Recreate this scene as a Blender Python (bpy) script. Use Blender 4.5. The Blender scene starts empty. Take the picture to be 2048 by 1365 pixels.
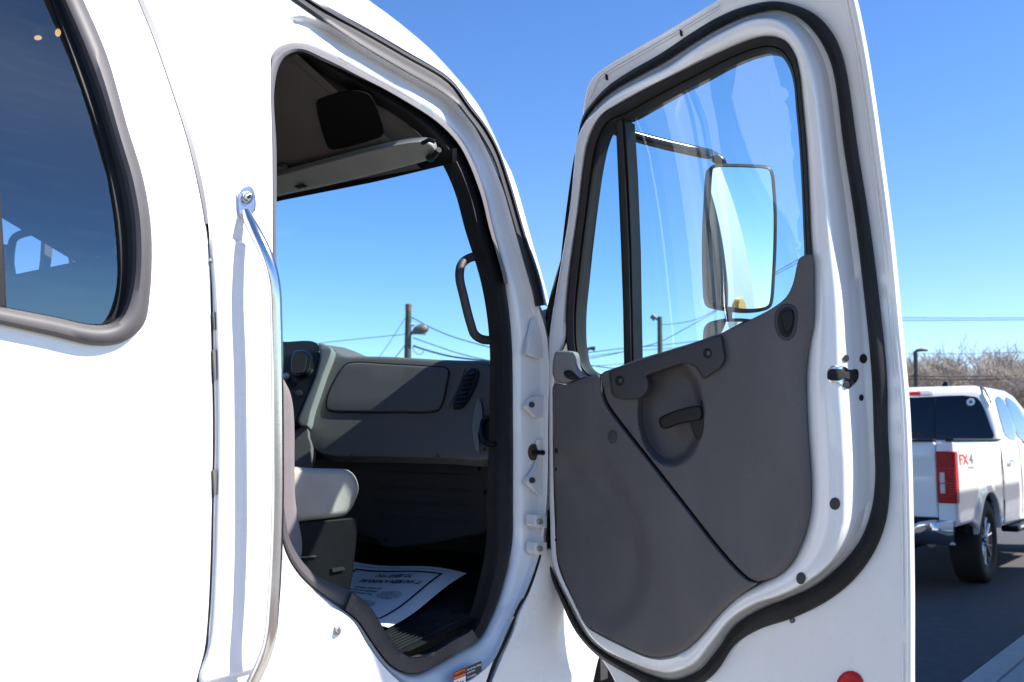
import bpy, bmesh, math, random
from mathutils import Vector, Matrix
from mathutils.geometry import delaunay_2d_cdt
random.seed(7)
R = math.radians
scene = bpy.context.scene
C = scene.collection

# ------------------------------------------------------------------ camera
CAMZ = 1.47
PITCH = math.atan((882 - 682.5) / 1991.0)
FPX = 1991.0
cd = bpy.data.cameras.new('camera')
cam = bpy.data.objects.new('camera', cd)
C.objects.link(cam)
cam.location = (0, 0, CAMZ)
cam.rotation_euler = (math.pi / 2 + PITCH, 0, 0)
cd.sensor_width = 36.0
cd.lens = 36.0 * FPX / 2048
cd.clip_start = 0.05
cd.clip_end = 3000
cd.dof.use_dof = True
cd.dof.focus_distance = 2.45
cd.dof.aperture_fstop = 7.1
scene.camera = cam

# ------------------------------------------------------------------ truck axes
AH = R(52.5)                                     # heading of the truck (and of the parked pickup)
Hd = Vector((math.cos(AH), math.sin(AH), 0))     # forward
Nd = Vector((math.sin(AH), -math.cos(AH), 0))    # outward, right-hand side
BD = R(38)
Td = Vector((math.cos(BD), -math.sin(BD), 0))    # from the hinge to the trailing edge of the open door
Md = Vector((-math.sin(BD), -math.cos(BD), 0))   # inside face of the open door
H0 = Vector((0.084, 2.8, 0))                     # hinge line

# ------------------------------------------------------------------ world and sun
SUN_EL = R(50)
sun_dir = (Nd + 0.60 * Hd).normalized()
w = bpy.data.worlds.new('World')
scene.world = w
w.use_nodes = True
nt = w.node_tree
sky = nt.nodes.new('ShaderNodeTexSky')
sky.sky_type = 'NISHITA'
sky.sun_disc = False
sky.sun_elevation = SUN_EL
sky.sun_rotation = math.atan2(sun_dir.x, sun_dir.y)
sky.altitude = 0
sky.air_density = 0.78
sky.dust_density = 0.1
sky.ozone_density = 3.0
bg = nt.nodes['Background']
bg.inputs['Strength'].default_value = 0.101
hsv = nt.nodes.new('ShaderNodeHueSaturation')
hsv.inputs['Saturation'].default_value = 1.20
hsv.inputs['Hue'].default_value = 0.506
nt.links.new(sky.outputs[0], hsv.inputs['Color'])
nt.links.new(hsv.outputs[0], bg.inputs[0])
sd = bpy.data.lights.new('sun', 'SUN')
sd.energy = 4.4
sd.angle = R(0.53)
sd.color = (1.0, 0.95, 0.88)
so = bpy.data.objects.new('sun', sd)
C.objects.link(so)
sv = Vector((sun_dir.x * math.cos(SUN_EL), sun_dir.y * math.cos(SUN_EL), math.sin(SUN_EL)))
so.rotation_euler = sv.to_track_quat('Z', 'Y').to_euler()
so.location = (6, 0, 9)
vs = scene.view_settings
vs.view_transform = 'Standard'
vs.look = 'None'
vs.exposure = 1.3
vs.gamma = 1
vs.use_curve_mapping = False
try:
    scene.cycles.transparent_max_bounces = 16
    scene.cycles.max_bounces = 8
except Exception:
    pass

# ------------------------------------------------------------------ mapping helpers
FW = Vector((0, math.cos(PITCH), math.sin(PITCH)))
UP = Vector((0, -math.sin(PITCH), math.cos(PITCH)))
CP = Vector((0, 0, CAMZ))


def ray(px, py):
    return FW + Vector(((px - 1024) / FPX, 0, 0)) - UP * ((py - 682.5) / FPX)


def tumble(z):
    d = max(0.0, z - 1.75)
    return 0.42 * d * d


def tc(s, o, z):
    """truck coordinates (forward, outward, up) to world"""
    v = H0 + Hd * s + Nd * o
    return Vector((v.x, v.y, z))


def dc(q, e, z):
    """door coordinates (along the door, towards its inside, up) to world"""
    v = H0 + Td * q + Md * e
    return Vector((v.x, v.y, z))


def solve(px, py, axis, rhs):
    d = ray(px, py)
    base = axis.dot(CP - H0)
    dd = axis.dot(d)
    t = (rhs(CAMZ) - base) / dd
    for _ in range(18):
        z = CAMZ + t * d.z
        t = (rhs(z) - base) / dd
    return CP + d * t


def cabf(px, py, off=0.0):
    return solve(px, py, Nd, lambda z: off - tumble(z))


def doorf(px, py, off=0.0):
    return solve(px, py, Md, lambda z: off + tumble(z))


def sidef(px, py, off=0.0):                      # plain vertical plane parallel to the cab side
    return solve(px, py, Nd, lambda z: off)


def planef(p0, nrm):
    nrm = nrm.normalized()

    def f(px, py, off=0.0):
        d = ray(px, py)
        t = ((p0 - CP).dot(nrm) + off) / d.dot(nrm)
        return CP + d * t
    return f


def depthf(Y):
    return planef(Vector((0, Y, 0)), Vector((0, -1, 0)))


def groundpt(px, py, z=0.0):
    d = ray(px, py)
    t = (z - CAMZ) / d.z
    return CP + d * t


# ------------------------------------------------------------------ materials
MATS = {}


def mat(name, col, rough=0.5, metal=0.0, coat=0.0, spec=0.5, noise=0.0, nscale=30.0, bump=0.0, bscale=400.0,
        col2=None, emit=None, estr=0.0, rnoise=0.0, dust=0.0, dcol=(0.5, 0.48, 0.45), dscale=240.0):
    m = bpy.data.materials.new(name)
    m.use_nodes = True
    n = m.node_tree
    b = n.nodes['Principled BSDF']
    b.inputs['Base Color'].default_value = (*col, 1)
    b.inputs['Roughness'].default_value = rough
    b.inputs['Metallic'].default_value = metal
    b.inputs['Coat Weight'].default_value = coat
    b.inputs['Coat Roughness'].default_value = 0.04
    b.inputs['Specular IOR Level'].default_value = spec
    tcn = n.nodes.new('ShaderNodeTexCoord')
    if noise > 0 or col2:
        t = n.nodes.new('ShaderNodeTexNoise')
        t.inputs['Scale'].default_value = nscale
        t.inputs['Detail'].default_value = 7
        t.inputs['Roughness'].default_value = 0.65
        n.links.new(tcn.outputs['Object'], t.inputs['Vector'])
        cr = n.nodes.new('ShaderNodeValToRGB')
        c2 = col2 or tuple(c * (1 - noise) for c in col)
        cr.color_ramp.elements[0].position = 0.32
        cr.color_ramp.elements[1].position = 0.68
        cr.color_ramp.elements[0].color = (*c2, 1)
        cr.color_ramp.elements[1].color = (*col, 1)
        n.links.new(t.outputs['Fac'], cr.inputs['Fac'])
        n.links.new(cr.outputs['Color'], b.inputs['Base Color'])
    if dust > 0:
        src = b.inputs['Base Color'].links[0].from_socket if b.inputs['Base Color'].links else None
        t1 = n.nodes.new('ShaderNodeTexNoise')
        t1.inputs['Scale'].default_value = dscale
        t1.inputs['Detail'].default_value = 2
        t2 = n.nodes.new('ShaderNodeTexNoise')
        t2.inputs['Scale'].default_value = 7
        t2.inputs['Detail'].default_value = 8
        mp = n.nodes.new('ShaderNodeMapping')
        mp.inputs['Scale'].default_value = (1, 1, 0.35)
        n.links.new(tcn.outputs['Object'], t1.inputs['Vector'])
        n.links.new(tcn.outputs['Object'], mp.inputs[0])
        n.links.new(mp.outputs[0], t2.inputs['Vector'])
        r1 = n.nodes.new('ShaderNodeMapRange')
        r1.inputs['From Min'].default_value = 0.60
        r1.inputs['From Max'].default_value = 0.74
        n.links.new(t1.outputs['Fac'], r1.inputs['Value'])
        r2 = n.nodes.new('ShaderNodeMapRange')
        r2.inputs['From Min'].default_value = 0.48
        r2.inputs['From Max'].default_value = 0.78
        r2.inputs['To Max'].default_value = 0.6
        n.links.new(t2.outputs['Fac'], r2.inputs['Value'])
        ad = n.nodes.new('ShaderNodeMath'); ad.operation = 'MULTIPLY_ADD'
        n.links.new(r1.outputs[0], ad.inputs[0]); ad.inputs[1].default_value = 0.7
        n.links.new(r2.outputs[0], ad.inputs[2])
        ml = n.nodes.new('ShaderNodeMath'); ml.operation = 'MULTIPLY'
        n.links.new(ad.outputs[0], ml.inputs[0]); ml.inputs[1].default_value = dust
        mx = n.nodes.new('ShaderNodeMix'); mx.data_type = 'RGBA'
        n.links.new(ml.outputs[0], mx.inputs[0])
        if src:
            n.links.new(src, mx.inputs[6])
        else:
            mx.inputs[6].default_value = (*col, 1)
        mx.inputs[7].default_value = (*dcol, 1)
        n.links.new(mx.outputs[2], b.inputs['Base Color'])
    if rnoise > 0:
        t = n.nodes.new('ShaderNodeTexNoise')
        t.inputs['Scale'].default_value = 9
        t.inputs['Detail'].default_value = 6
        n.links.new(tcn.outputs['Object'], t.inputs['Vector'])
        mr = n.nodes.new('ShaderNodeMapRange')
        mr.inputs['To Min'].default_value = rough - rnoise
        mr.inputs['To Max'].default_value = rough + rnoise
        n.links.new(t.outputs['Fac'], mr.inputs['Value'])
        n.links.new(mr.outputs['Result'], b.inputs['Roughness'])
    if bump > 0:
        t = n.nodes.new('ShaderNodeTexNoise')
        t.inputs['Scale'].default_value = bscale
        t.inputs['Detail'].default_value = 3
        n.links.new(tcn.outputs['Object'], t.inputs['Vector'])
        bp = n.nodes.new('ShaderNodeBump')
        bp.inputs['Strength'].default_value = bump
        bp.inputs['Distance'].default_value = 0.002
        n.links.new(t.outputs['Fac'], bp.inputs['Height'])
        n.links.new(bp.outputs['Normal'], b.inputs['Normal'])
    if emit:
        b.inputs['Emission Color'].default_value = (*emit, 1)
        b.inputs['Emission Strength'].default_value = estr
    MATS[name] = m
    return m


def glassmat(name, tint, f0=0.06, strength=1.0, smudge=0.0, rcol=(1, 1, 1)):
    m = bpy.data.materials.new(name)
    m.use_nodes = True
    n = m.node_tree
    n.nodes.remove(n.nodes['Principled BSDF'])
    out = n.nodes['Material Output']
    tr = n.nodes.new('ShaderNodeBsdfTransparent')
    tr.inputs[0].default_value = (*tint, 1)
    gl = n.nodes.new('ShaderNodeBsdfGlossy')
    gl.inputs['Roughness'].default_value = 0.0
    gl.inputs['Color'].default_value = (*rcol, 1)
    lw = n.nodes.new('ShaderNodeLayerWeight')
    lw.inputs['Blend'].default_value = 0.5
    p = n.nodes.new('ShaderNodeMath'); p.operation = 'POWER'
    n.links.new(lw.outputs['Facing'], p.inputs[0])
    p.inputs[1].default_value = 4.0
    mu = n.nodes.new('ShaderNodeMath'); mu.operation = 'MULTIPLY_ADD'
    n.links.new(p.outputs[0], mu.inputs[0])
    mu.inputs[1].default_value = 0.8 * strength
    mu.inputs[2].default_value = f0
    mx = n.nodes.new('ShaderNodeMixShader')
    n.links.new(mu.outputs[0], mx.inputs[0])
    n.links.new(tr.outputs[0], mx.inputs[1])
    n.links.new(gl.outputs[0], mx.inputs[2])
    last = mx
    if smudge > 0:
        df = n.nodes.new('ShaderNodeBsdfDiffuse')
        df.inputs[0].default_value = (0.7, 0.7, 0.7, 1)
        tcn = n.nodes.new('ShaderNodeTexCoord')
        mp = n.nodes.new('ShaderNodeMapping')
        mp.inputs['Scale'].default_value = (3, 3, 22)
        mp.inputs['Rotation'].default_value = (0.5, 0.3, 0)
        t = n.nodes.new('ShaderNodeTexNoise')
        t.inputs['Scale'].default_value = 3.0
        t.inputs['Detail'].default_value = 9
        n.links.new(tcn.outputs['Object'], mp.inputs[0])
        n.links.new(mp.outputs[0], t.inputs['Vector'])
        mr = n.nodes.new('ShaderNodeMapRange')
        mr.inputs['From Min'].default_value = 0.52
        mr.inputs['From Max'].default_value = 0.8
        mr.inputs['To Min'].default_value = 0.15 * smudge
        mr.inputs['To Max'].default_value = smudge
        n.links.new(t.outputs['Fac'], mr.inputs['Value'])
        m2 = n.nodes.new('ShaderNodeMixShader')
        n.links.new(mr.outputs[0], m2.inputs[0])
        n.links.new(mx.outputs[0], m2.inputs[1])
        n.links.new(df.outputs[0], m2.inputs[2])
        last = m2
    n.links.new(last.outputs[0], out.inputs[0])
    MATS[name] = m
    return m


mat('white_paint', (0.80, 0.80, 0.79), 0.28, coat=0.6, bump=0.02, bscale=90, noise=0.02, nscale=5, rnoise=0.06)
mat('door_paint', (0.78, 0.78, 0.765), 0.22, coat=0.8, bump=0.03, bscale=70, noise=0.035, nscale=7, rnoise=0.07, dust=0.16, dcol=(0.42, 0.40, 0.36), dscale=130)
mat('roof_trim', (0.028, 0.025, 0.027), 0.55, bump=0.1)
mat('rubber', (0.016, 0.015, 0.016), 0.6, spec=0.35, bump=0.08, bscale=700, noise=0.3, nscale=18, rnoise=0.1)
mat('seal_rubber', (0.010, 0.010, 0.012), 0.62, spec=0.3, bump=0.06, bscale=500, rnoise=0.1, noise=0.3, nscale=25, dust=0.05)
mat('grey_rubber', (0.080, 0.073, 0.077), 0.55, bump=0.12, bscale=500, noise=0.15, nscale=30)
mat('light_rubber', (0.13, 0.125, 0.135), 0.5, bump=0.08)
mat('sill_plastic', (0.05, 0.043, 0.042), 0.5, bump=0.15, bscale=900, noise=0.3, nscale=14, dust=0.22)
mat('trim_plastic', (0.091, 0.083, 0.082), 0.62, bump=0.28, bscale=1100, noise=0.07, nscale=6, rnoise=0.08, dust=0.10)
mat('trim_dark', (0.036, 0.034, 0.036), 0.55, bump=0.25, bscale=1100, noise=0.1, nscale=9)
mat('trim_light', (0.20, 0.195, 0.19), 0.5, bump=0.8, bscale=420)
mat('black_plastic', (0.005, 0.005, 0.006), 0.45, spec=0.3, bump=0.06)
mat('groove', (0.006, 0.006, 0.007), 0.8)
mat('dash_plastic', (0.100, 0.094, 0.088), 0.55, bump=0.25, bscale=900, noise=0.06, nscale=8)
mat('dash_wing', (0.15, 0.16, 0.15), 0.38, bump=0.12, bscale=900)
mat('dash_lower', (0.026, 0.026, 0.029), 0.55, bump=0.2, bscale=900)
mat('headliner', (0.10, 0.088, 0.082), 0.85, bump=0.4, bscale=800, noise=0.1, nscale=12)
mat('visor_vinyl', (0.26, 0.27, 0.255), 0.5, bump=0.3, bscale=300, noise=0.12, nscale=9)
mat('console_black', (0.004, 0.004, 0.004), 0.8, spec=0.1)
mat('interior_dark', (0.03, 0.03, 0.033), 0.85, noise=0.3, nscale=30)
mat('interior_grey', (0.13, 0.125, 0.125), 0.8, noise=0.1, nscale=20)
mat('floor_mat', (0.010, 0.010, 0.011), 0.7, spec=0.2, noise=0.4, nscale=60, bump=0.2, bscale=300, dust=0.06)
mat('seat_vinyl', (0.36, 0.33, 0.285), 0.45, bump=0.3, bscale=350, noise=0.08, nscale=7)
mat('seat_fabric', (0.20, 0.172, 0.18), 0.9, bump=0.5, bscale=900, noise=0.12, nscale=40)
mat('seat_base', (0.006, 0.006, 0.007), 0.6, spec=0.2, noise=0.4, nscale=20, rnoise=0.12)
mat('paper', (0.78, 0.79, 0.82), 0.8, noise=0.03, nscale=12)
mat('ink', (0.02, 0.02, 0.03), 0.8)
mat('ink_soft', (0.35, 0.36, 0.4), 0.8)
mat('ink_faint', (0.6, 0.62, 0.68), 0.8)
mat('polished_steel', (0.70, 0.69, 0.68), 0.16, metal=1.0, bump=0.04, bscale=120, rnoise=0.06)
mat('bolt_steel', (0.5, 0.5, 0.49), 0.3, metal=1.0, noise=0.3, nscale=80)
mat('dark_bolt', (0.09, 0.09, 0.09), 0.4, metal=0.8)
mat('rusty', (0.10, 0.05, 0.03), 0.8, noise=0.7, nscale=80)
mat('mirror', (0.64, 0.74, 0.77), 0.0, metal=1.0)
mat('mirror_housing', (0.014, 0.016, 0.017), 0.5, spec=0.3, bump=0.1)
mat('gloss_black', (0.006, 0.008, 0.010), 0.22, spec=0.4)
mat('plug_black', (0.035, 0.036, 0.036), 0.7)
mat('red_lens', (0.50, 0.003, 0.010), 0.35, noise=0.5, nscale=25, spec=0.3)
mat('clear_lens', (0.62, 0.62, 0.62), 0.15, coat=0.8, noise=0.3, nscale=60)
mat('amber_lens', (0.9, 0.45, 0.06), 0.2, coat=0.5)
mat('orange_print', (0.75, 0.12, 0.02), 0.5)
mat('sticker_dark', (0.02, 0.025, 0.035), 0.5)
mat('sticker_white', (0.75, 0.75, 0.75), 0.5)
mat('dome_lens', (0.9, 0.7, 0.4), 0.3, emit=(1.0, 0.55, 0.15), estr=0.7)
mat('asphalt', (0.175, 0.150, 0.128), 0.9, col2=(0.125, 0.108, 0.094), nscale=14, bump=0.8, bscale=90)
mat('shaded_asphalt', (0.060, 0.058, 0.060), 0.9, col2=(0.042, 0.041, 0.044), nscale=9, bump=0.8, bscale=90, dust=0.25, dcol=(0.16, 0.15, 0.14), dscale=70)  # asphalt darkened to stand in for shade between the parked trucks
mat('concrete', (0.42, 0.40, 0.37), 0.9, col2=(0.33, 0.315, 0.29), nscale=5, bump=0.5, bscale=120)
mat('car_paint', (0.80, 0.80, 0.79), 0.25, coat=0.8)
mat('chrome', (0.75, 0.75, 0.75), 0.08, metal=1.0)
mat('tyre', (0.014, 0.014, 0.015), 0.75, bump=0.4, bscale=60)
mat('dark_void', (0.008, 0.008, 0.009), 0.9)
mat('tinted_glass', (0.006, 0.008, 0.014), 0.03, coat=0.3)
mat('side_glass', (0.02, 0.035, 0.05), 0.0, coat=0.6)
mat('decal_red', (0.6, 0.02, 0.02), 0.5)
mat('decal_grey', (0.12, 0.12, 0.13), 0.5)
mat('bark', (0.22, 0.155, 0.115), 0.95, noise=0.3, nscale=4)
mat('twig', (0.42, 0.355, 0.30), 0.95, noise=0.25, nscale=2)
mat('pole_wood', (0.10, 0.10, 0.085), 0.9, noise=0.5, nscale=5)
mat('pole_green', (0.12, 0.14, 0.115), 0.9, noise=0.3, nscale=5)
mat('pole_metal', (0.035, 0.035, 0.038), 0.5)
mat('lamp_grey', (0.16, 0.14, 0.115), 0.5, noise=0.2, nscale=10)
mat('pole_cap', (0.32, 0.14, 0.09), 0.8, noise=0.3, nscale=8)
mat('wire', (0.05, 0.055, 0.06), 0.7)
mat('box_body', (0.72, 0.73, 0.73), 0.4)
glassmat('clear_glass', (0.76, 0.92, 0.97), 0.03, 0.6)
glassmat('door_glass', (0.74, 0.93, 0.98), 0.075, 1.0, smudge=0.006)
glassmat('tint_glass', (0.50, 0.56, 0.60), 0.15, 1.0, smudge=0.008, rcol=(0.78, 0.95, 0.98))

# ------------------------------------------------------------------ object helpers
ORIG = {}                                        # world origin of each top-level empty


def thing(name, label, cat, loc, group=None, kind=None):
    o = bpy.data.objects.new(name, None)
    o.empty_display_size = 0.2
    C.objects.link(o)
    o.location = loc
    o['label'] = label
    o['category'] = cat
    if group:
        o['group'] = group
    if kind:
        o['kind'] = kind
    ORIG[o] = Vector(loc)
    return o


def top_of(o):
    while o.parent:
        o = o.parent
    return o


def mesh_obj(name, bm, m, parent=None, smooth=True, label=None, recalc=True, bevel=0.0, bseg=2):
    if recalc:
        bmesh.ops.recalc_face_normals(bm, faces=bm.faces)
    if parent is not None:
        sh = ORIG.get(top_of(parent), Vector((0, 0, 0)))
        bmesh.ops.translate(bm, verts=bm.verts, vec=-sh)
    me = bpy.data.meshes.new(name)
    bm.to_mesh(me)
    bm.free()
    if smooth:
        for p in me.polygons:
            p.use_smooth = True
    if smooth:
        me.set_sharp_from_angle(angle=R(48))
    me.materials.append(MATS[m])
    o = bpy.data.objects.new(name, me)
    C.objects.link(o)
    if parent is not None:
        o.parent = parent
    if label:
        o['label'] = label
    if bevel > 0:
        bv = o.modifiers.new('bevel', 'BEVEL')
        bv.width = bevel
        bv.segments = bseg
        bv.limit_method = 'ANGLE'
        bv.angle_limit = R(35)
        if smooth:
            wn = o.modifiers.new('wn', 'WEIGHTED_NORMAL')
    return o


def cr(pts, sub=5, closed=True):
    """Catmull-Rom through 2-D or 3-D points"""
    P = [Vector(p) for p in pts]
    n = len(P)
    out = []
    rng = range(n) if closed else range(n - 1)
    for i in rng:
        if closed:
            p0, p1, p2, p3 = P[i - 1], P[i], P[(i + 1) % n], P[(i + 2) % n]
        else:
            p1, p2 = P[i], P[i + 1]
            p0 = P[i - 1] if i > 0 else p1 * 2 - p2
            p3 = P[i + 2] if i + 2 < n else p2 * 2 - p1
        t0 = 0.0
        t1 = t0 + max((p1 - p0).length, 1e-6) ** 0.5
        t2 = t1 + max((p2 - p1).length, 1e-6) ** 0.5
        t3 = t2 + max((p3 - p2).length, 1e-6) ** 0.5
        for k in range(sub):
            t = t1 + (t2 - t1) * k / sub
            a1 = p0 * ((t1 - t) / (t1 - t0)) + p1 * ((t - t0) / (t1 - t0))
            a2 = p1 * ((t2 - t) / (t2 - t1)) + p2 * ((t - t1) / (t2 - t1))
            a3 = p2 * ((t3 - t) / (t3 - t2)) + p3 * ((t - t2) / (t3 - t2))
            b1 = a1 * ((t2 - t) / (t2 - t0)) + a2 * ((t - t0) / (t2 - t0))
            b2 = a2 * ((t3 - t) / (t3 - t1)) + a3 * ((t - t1) / (t3 - t1))
            out.append(b1 * ((t2 - t) / (t2 - t1)) + b2 * ((t - t1) / (t2 - t1)))
    if not closed:
        out.append(P[-1].copy())
    return out


def area2(poly):
    return 0.5 * sum(poly[i - 1][0] * poly[i][1] - poly[i][0] * poly[i - 1][1] for i in range(len(poly)))


def inside(poly, x, y):
    c = False
    n = len(poly)
    j = n - 1
    for i in range(n):
        xi, yi = poly[i][0], poly[i][1]
        xj, yj = poly[j][0], poly[j][1]
        if (yi > y) != (yj > y) and x < (xj - xi) * (y - yi) / (yj - yi) + xi:
            c = not c
        j = i
    return c


def offset_poly(poly, d):
    """move a closed polyline inwards by d"""
    n = len(poly)
    sgn = 1 if area2(poly) > 0 else -1
    out = []
    for i in range(n):
        a, b, c = Vector(poly[i - 1][:2]), Vector(poly[i][:2]), Vector(poly[(i + 1) % n][:2])
        e1, e2 = (b - a), (c - b)
        if e1.length < 1e-9: e1 = e2
        if e2.length < 1e-9: e2 = e1
        n1 = Vector((-e1.y, e1.x)).normalized()
        n2 = Vector((-e2.y, e2.x)).normalized()
        m = n1 + n2
        if m.length < 1e-6: m = n1
        m.normalize()
        k = 1.0 / max(0.55, m.dot(n1))
        out.append(b + m * ((d[i] if isinstance(d, list) else d) * sgn * k))
    return out


def fill2d(outer, holes, step, extra=()):
    """triangulate polygon with holes, with inner grid points; returns points, triangles"""
    loops = [[Vector(p[:2]) for p in outer]] + [[Vector(p[:2]) for p in h] for h in holes]
    pts, edges = [], []
    for lp in loops:
        b = len(pts)
        pts += lp
        edges += [(b + i, b + (i + 1) % len(lp)) for i in range(len(lp))]
    nb = len(pts)
    if step:
        xs = [p.x for p in loops[0]]
        ys = [p.y for p in loops[0]]
        bpts = pts[:]
        y = min(ys) + step * 0.5
        row = 0
        cells = {}
        for p in bpts:
            cells.setdefault((int(p.x // step), int(p.y // step)), []).append(p)
        while y < max(ys):
            x = min(xs) + (step * 0.5 if row % 2 else 0.0)
            while x < max(xs):
                if inside(loops[0], x, y) and not any(inside(h, x, y) for h in loops[1:]):
                    ok = True
                    cx, cy = int(x // step), int(y // step)
                    for ix in (-1, 0, 1):
                        for iy in (-1, 0, 1):
                            for p in cells.get((cx + ix, cy + iy), ()):
                                if (p.x - x) ** 2 + (p.y - y) ** 2 < (0.45 * step) ** 2:
                                    ok = False
                    if ok:
                        pts.append(Vector((x, y)))
                x += step
            y += step
            row += 1
    for p in extra:
        if inside(loops[0], p[0], p[1]):
            pts.append(Vector(p))
    res = delaunay_2d_cdt(pts, edges, [], 0, 1e-6)
    v, f = res[0], res[2]
    tris = []
    for t in f:
        cx = sum(v[i].x for i in t) / len(t)
        cy = sum(v[i].y for i in t) / len(t)
        if inside(loops[0], cx, cy) and not any(inside(h, cx, cy) for h in loops[1:]):
            tris.append(list(t))
    return v, tris


def panel_bm(mapf, outline, off=0.0, thick=0.01, bev=0.0, bw=0.0, holes=(), step=30, shape=None, seg=3, bm=None, extra=()):
    """plate over a mapped surface with a rounded rim. shape(x,y) adds to the offset"""
    bm = bm or bmesh.new()
    sh = shape or (lambda x, y: 0.0)
    outline = [Vector(p[:2]) for p in outline]
    if area2(outline) < 0:
        outline = outline[::-1]
    wl = None
    if callable(bw):
        wl = [bw(p.x, p.y) for p in outline]
        for _ in range(3):
            wl = [(wl[i - 1] + wl[i] + wl[(i + 1) % len(wl)]) / 3 for i in range(len(wl))]
        bev_l = [bev * q / max(wl) for q in wl]
        bw = max(wl)
    inner = offset_poly(outline, wl or bw) if bw > 0 else outline
    v, tris = fill2d(inner, holes, step, extra)
    bv = [bm.verts.new(mapf(p.x, p.y, off + sh(p.x, p.y))) for p in v]
    for t in tris:
        try:
            bm.faces.new([bv[i] for i in t])
        except ValueError:
            pass
    n = len(outline)

    def strip(a, b):
        for i in range(n):
            j = (i + 1) % n
            try:
                bm.faces.new((a[i], a[j], b[j], b[i]))
            except ValueError:
                pass
    prev = [bm.verts.new(mapf(inner[i].x, inner[i].y, off + sh(inner[i].x, inner[i].y))) for i in range(n)]
    if bw > 0:
        for k in range(1, seg + 1):
            a = k / seg * math.pi / 2
            cur = []
            for i in range(n):
                p = inner[i].lerp(outline[i], math.sin(a))
                cur.append(bm.verts.new(mapf(p.x, p.y, off + sh(inner[i].x, inner[i].y) - (bev_l[i] if wl else bev) * (1 - math.cos(a)))))
            strip(prev, cur)
            prev = cur
    if thick > 0:
        base = [bm.verts.new(v_.co) for v_ in prev]
        back = [bm.verts.new(mapf(outline[i].x, outline[i].y, off - thick)) for i in range(n)]
        # side walls run straight back from the rim, not along the line of sight
        ax = mapf_axis(mapf, outline)
        for i in range(n):
            back[i].co = prev[i].co - ax * (thick - bev)
        strip(base, back)
    for h in holes:
        hp = [Vector(p[:2]) for p in h]
        m = len(hp)
        ax = mapf_axis(mapf, outline)
        a = [bm.verts.new(mapf(p.x, p.y, off + sh(p.x, p.y))) for p in hp]
        b = [bm.verts.new(q.co - ax * thick) for q in a]
        for i in range(m):
            j = (i + 1) % m
            bm.faces.new((a[i], a[j], b[j], b[i]))
    bmesh.ops.remove_doubles(bm, verts=bm.verts, dist=1e-6)
    return bm


AX = {}


def mapf_axis(mapf, outline):
    if mapf in AX:
        return AX[mapf]
    p = outline[0]
    q = outline[len(outline) // 3]
    r_ = outline[2 * len(outline) // 3]
    a, b, c = mapf(p[0], p[1], 0), mapf(q[0], q[1], 0), mapf(r_[0], r_[1], 0)
    n = (b - a).cross(c - a).normalized()
    a2 = mapf(p[0], p[1], 0.01)
    if (a2 - a).dot(n) < 0:
        n = -n
    return n


AX[cabf] = Nd
AX[sidef] = Nd
AX[doorf] = Md


def panel(name, mapf, outline, m, parent, sub=4, smooth_outline=True, label=None, **k):
    ol = cr(outline, sub) if smooth_outline else [Vector(p) for p in outline]
    o = mesh_obj(name, panel_bm(mapf, ol, **k), m, parent, label=label)
    if not k.get('step', 30):
        wn = o.modifiers.new('wn', 'WEIGHTED_NORMAL')
        wn.keep_sharp = True
        wn.weight = 100
    return o


def loft_bm(rings, closed=True, bm=None):
    bm = bm or bmesh.new()
    vr = [[bm.verts.new(p) for p in r_] for r_ in rings]
    n = len(rings[0])
    for a, b in zip(vr, vr[1:]):
        for i in range(n if closed else n - 1):
            j = (i + 1) % n
            bm.faces.new((a[i], a[j], b[j], b[i]))
    return bm


def tube_bm(pts, r, seg=10, bm=None, caps=True):
    bm = bm or bmesh.new()
    P = [Vector(p) for p in pts]
    n = len(P)
    rad = r if isinstance(r, (list, tuple)) else [r] * n
    prev = None
    ref = None
    first = last = None
    for i in range(n):
        d = (P[min(i + 1, n - 1)] - P[max(i - 1, 0)]).normalized()
        if ref is None:
            a = Vector((0, 0, 1)) if abs(d.z) < 0.9 else Vector((1, 0, 0))
            ref = (a - d * a.dot(d)).normalized()
        else:
            ref = (ref - d * ref.dot(d)).normalized()
        s = d.cross(ref)
        cur = [bm.verts.new(P[i] + (ref * math.cos(2 * math.pi * k / seg) + s * math.sin(2 * math.pi * k / seg)) * rad[i]) for k in range(seg)]
        if prev:
            for k in range(seg):
                bm.faces.new((prev[k], prev[(k + 1) % seg], cur[(k + 1) % seg], cur[k]))
        else:
            first = cur
        prev = cur
    last = prev
    if caps and seg > 2:
        bm.faces.new(first[::-1])
        bm.faces.new(last)
    return bm


def tube(name, pts, r, m, parent, seg=12, label=None):
    return mesh_obj(name, tube_bm(pts, r, seg), m, parent, label=label)


def box_bm(f, a0, a1, b0, b1, c0, c1, bm=None):
    """box in mapped coordinates f(a,b,c)"""
    bm = bm or bmesh.new()
    v = [bm.verts.new(f(a, b, c)) for a in (a0, a1) for b in (b0, b1) for c in (c0, c1)]
    for q in ((0, 1, 3, 2), (4, 6, 7, 5), (0, 4, 5, 1), (2, 3, 7, 6), (0, 2, 6, 4), (1, 5, 7, 3)):
        bm.faces.new([v[i] for i in q])
    return bm


def quad_bm(ps, bm=None):
    bm = bm or bmesh.new()
    bm.faces.new([bm.verts.new(p) for p in ps])
    return bm


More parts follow.
